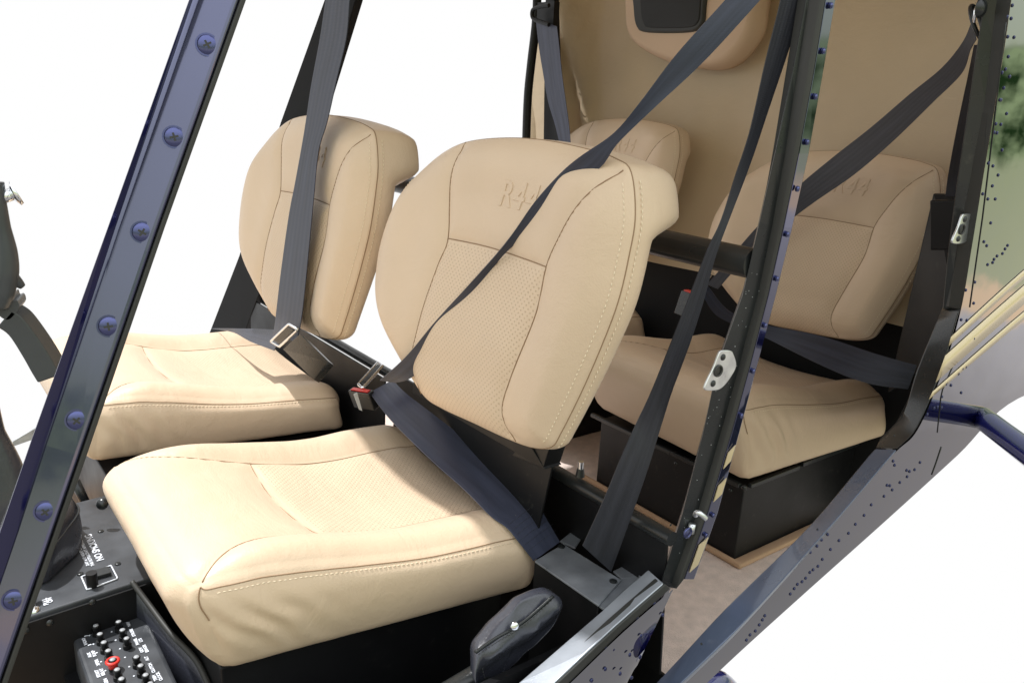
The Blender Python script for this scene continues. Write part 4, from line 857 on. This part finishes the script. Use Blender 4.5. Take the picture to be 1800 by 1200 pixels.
buckle(rb3, PX(1212, 513, 1.47), PX(1196, 560, 1.47) - PX(1212, 513, 1.47), (.2, 1, 0), (1, -.2, 0), .06, .036, .02)
gd = MB(); c = PY(1716, 45, .55); t_ = np.linspace(0, 2 * math.pi, 33); gd.tube([c + A(math.cos(a) * .012, math.sin(a) * .01, math.sin(a) * .02 + .004) for a in t_], .003, 8, cap=False); gd.dome(PY(1722, 15, .53), (0, -1, 0), .012, .008); gd.build('belt_guide', M['blackg'], rb3)
gd = MB(); gd.tube([PY(1724, -5, .54), PY(1714, 20, .54), PY(1712, 40, .54)], .002, 8); gd.build('guide_wire', M['chrome'], rb3)
# far rear
rb4 = thing('seat_belt', (1.6, 1.9, -.1), 'pale sunlit belt hanging in front of the far rear seat', 'seat belt', BG)
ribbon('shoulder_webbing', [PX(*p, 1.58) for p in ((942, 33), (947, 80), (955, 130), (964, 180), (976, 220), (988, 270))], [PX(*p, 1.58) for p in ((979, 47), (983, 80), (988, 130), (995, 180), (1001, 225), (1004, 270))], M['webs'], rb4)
gd = MB(); gd.tube(catmull([PX(965, 10, 1.57), PX(950, 12, 1.57), PX(937, 18, 1.57), (PX(936, 30, 1.57)), PX(943, 36, 1.57), PX(965, 44, 1.57)], 5), .006, 8); gd.box(tuple(PX(972, 45, 1.60)), tuple(PX(945, 5, 1.60) + A(.02, 0, 0))); gd.build('belt_guide', M['black'], rb4, auto=40)
# loose belt anchor on the near inner side of the far rear seat
fbk = MB(); fbk.quadslab([PX(1110, 495, 1.45), PX(1122, 513, 1.45), PX(1106, 527, 1.45), PX(1095, 520, 1.45)], (.01, .01, 0)); fbk.build('buckle', M['web'], rb4, smooth=False, bevel=.002)

# ================================================================== CONTROLS
cv = thing('collective_lever', (.5, .7, -.8), 'black lever in a stitched leather cover with snap button, beside near front seat', 'lever')
tb = MB(); g0, g1, g2 = PY(790, 1215, .70), PY(835, 1188, .70), PY(965, 1052, .68)
tb.tube([g0 - (g1 - g0) * 1.2, g0, g1 + (g1 - g0) * .5], .014, 18); tb.build('lever_tube', M['blackg'], cv, auto=40)
ol = [(833, 1140), (850, 1115), (878, 1088), (912, 1056), (940, 1040), (962, 1036), (978, 1046), (983, 1064), (972, 1092), (955, 1114), (925, 1142), (895, 1170), (872, 1200), (860, 1225), (838, 1218), (832, 1180)]
RG = catmull([PY(*p, .69) for p in ((975, 1046), (930, 1083), (903, 1102), (868, 1122), (834, 1146))], 6)[:, [0, 2]]
cvr = MB(); P0 = resample(catmull([PY(*p, .69) for p in ol], 6, True), 80, True); c = P0.mean(0); V = []
prof = [(.93, .012), (1.0, .006), (1.0, .0), (1.0, -.008), (.94, -.016), (.84, -.021), (.65, -.025), (.4, -.027), (.15, -.028)]
for s_, h in prof:
    for i, p in enumerate(P0):
        q = c + (p - c) * min(s_, 1.0); dd = dist_poly(q[None, [0, 2]], RG)[0]; hh = h if h > 0 else (-.020 * max(0., 1 - dd / .034)) * min(1., (1.0 - s_) / .14 + .25) - .003
        V.append(q + A(0, hh, 0) + A(0, .003, 0) * noise.noise(Vector((q[0] * 45, q[2] * 45, 3))))
F = [(j * 80 + k, j * 80 + (k + 1) % 80, (j + 1) * 80 + (k + 1) % 80, (j + 1) * 80 + k) for j in range(len(prof) - 1) for k in range(80)] + [tuple((len(prof) - 1) * 80 + k for k in range(80)), tuple(range(80))]
cvr.add(V, F); co_ = cvr.build('leather_cover', M['bleather'], cv)
q = MB(); fp_ = [PY(*p, .672) for p in ((972, 1046), (930, 1083), (903, 1102), (868, 1122), (834, 1146))]; q.strip(catmull(fp_, 5), catmull([p + A(.003, -.0006, -.003) for p in fp_], 5), (0, .002, 0)); q.build('flap_edge', M['blackg'], co_)
q = MB(); q.dashes(catmull([PY(*p, .671) for p in ((970, 1054), (932, 1090), (905, 1110), (870, 1130), (838, 1152))], 6), .005, .003, .0006); q.build('stitching', M['rubber'], co_); q = MB(); q.dashes(catmull([PY(*p, .679) for p in ((848, 1150), (848, 1175), (856, 1200))], 6), .005, .003, .0006); q.build('stitching', M['rubber'], co_)
q = MB(); q.dome(PY(905, 1100, .668), (-.2, -1, .2), .0058, .003, 18, 5); q.build('snap_button', M['chrome'], co_)

cy = thing('cyclic_stick', (.12, 1.4, -.6), 'grey black cyclic stick grip with a push button and curved arm, at the left edge', 'control stick')
gy = MB(); XC = lambda px, py: PY(px, py, .90)
gy.tube(catmull([XC(-12, 320), XC(-8, 360), XC(-4, 400), XC(2, 440), XC(2, 470), XC(-4, 510), XC(-8, 540)], 6), np.interp(np.arange(37), [0, 6, 12, 18, 25, 31, 36], [.009, .0095, .011, .0135, .0155, .015, .011]), 16); gy.build('stick_grip', M['smoke'], cy)
q = MB(); q.tube([XC(2, 348), XC(22, 341)], .006, 12); q.tube([XC(20, 342), XC(27, 340), XC(29, 339)], [.006, .012, .011], 16); q.build('push_button', M['chrome'], cy)
q = MB(); q.tube(catmull([XC(-5, 480), XC(12, 482), XC(26, 492), XC(40, 504)], 6), np.interp(np.arange(19), [0, 8, 14, 18], [.008, .0075, .005, .003]), 12); q.build('trigger', M['smoke'], cy)
q = MB(); ao = [(8, 520), (14, 524), (20, 521), (23, 530), (30, 528), (34, 540), (26, 552), (14, 562), (0, 556), (-10, 540)]
P0 = resample(catmull([XC(*p) for p in ao], 3, True), 50, True); q.add(list(P0) + list(P0 + A(.01, .03, 0)), [tuple(range(50)), tuple(range(99, 49, -1))] + [(k, (k + 1) % 50, 50 + (k + 1) % 50, 50 + k) for k in range(50)]); q.build('clamp', M['smoke'], cy, auto=40)
q = MB(); q.strip(catmull([XC(*p) for p in ((-6, 575), (15, 590), (38, 625), (55, 655), (66, 673))], 5), catmull([XC(*p) for p in ((20, 545), (40, 560), (70, 600), (92, 635), (104, 660))], 5), (.012, .02, 0)); q.build('curved_arm', M['smoke'], cy, auto=40, bevel=.003)
q = MB(); XD = lambda px, py: PY(px, py, .9)
q.tube(catmull([XD(-30, 700), XD(-22, 760), XD(-8, 820), XD(-5, 870), XD(-10, 960)], 6), np.interp(np.arange(25), [0, 6, 12, 18, 24], [.012, .015, .023, .029, .030]), 20); q.build('stick_tube_cover', M['bleather'], cy)
q = MB(); q.strip([PY(22, 776, 1.4), PY(75, 745, 1.4)], [PY(24, 784, 1.4), PY(78, 765, 1.4)], (0, .004, 0)); q.build('linkage_bar', M['silver'], cy, smooth=False)
# pedals and tubes seen between the console and the far seat
tt = thing('front_floor_tube', (.22, 1.5, -.9), 'dark tube running down to the floor between the console and the far seat', 'tube')
q = MB(); q.tube([PZ(132, 845, -.68), PZ(160, 905, -.75)], .008, 12); q.build('tube', M['blackg'], tt)
q = MB(); q.dome(PZ(180, 885, -.66), (-.5, -.6, .5), .010, .008); q.build('tube_fitting', M['blackg'], tt)

# tidy: drop helper property from every object
for o in bpy.data.objects:
    if '_b' in o.keys(): del o['_b']
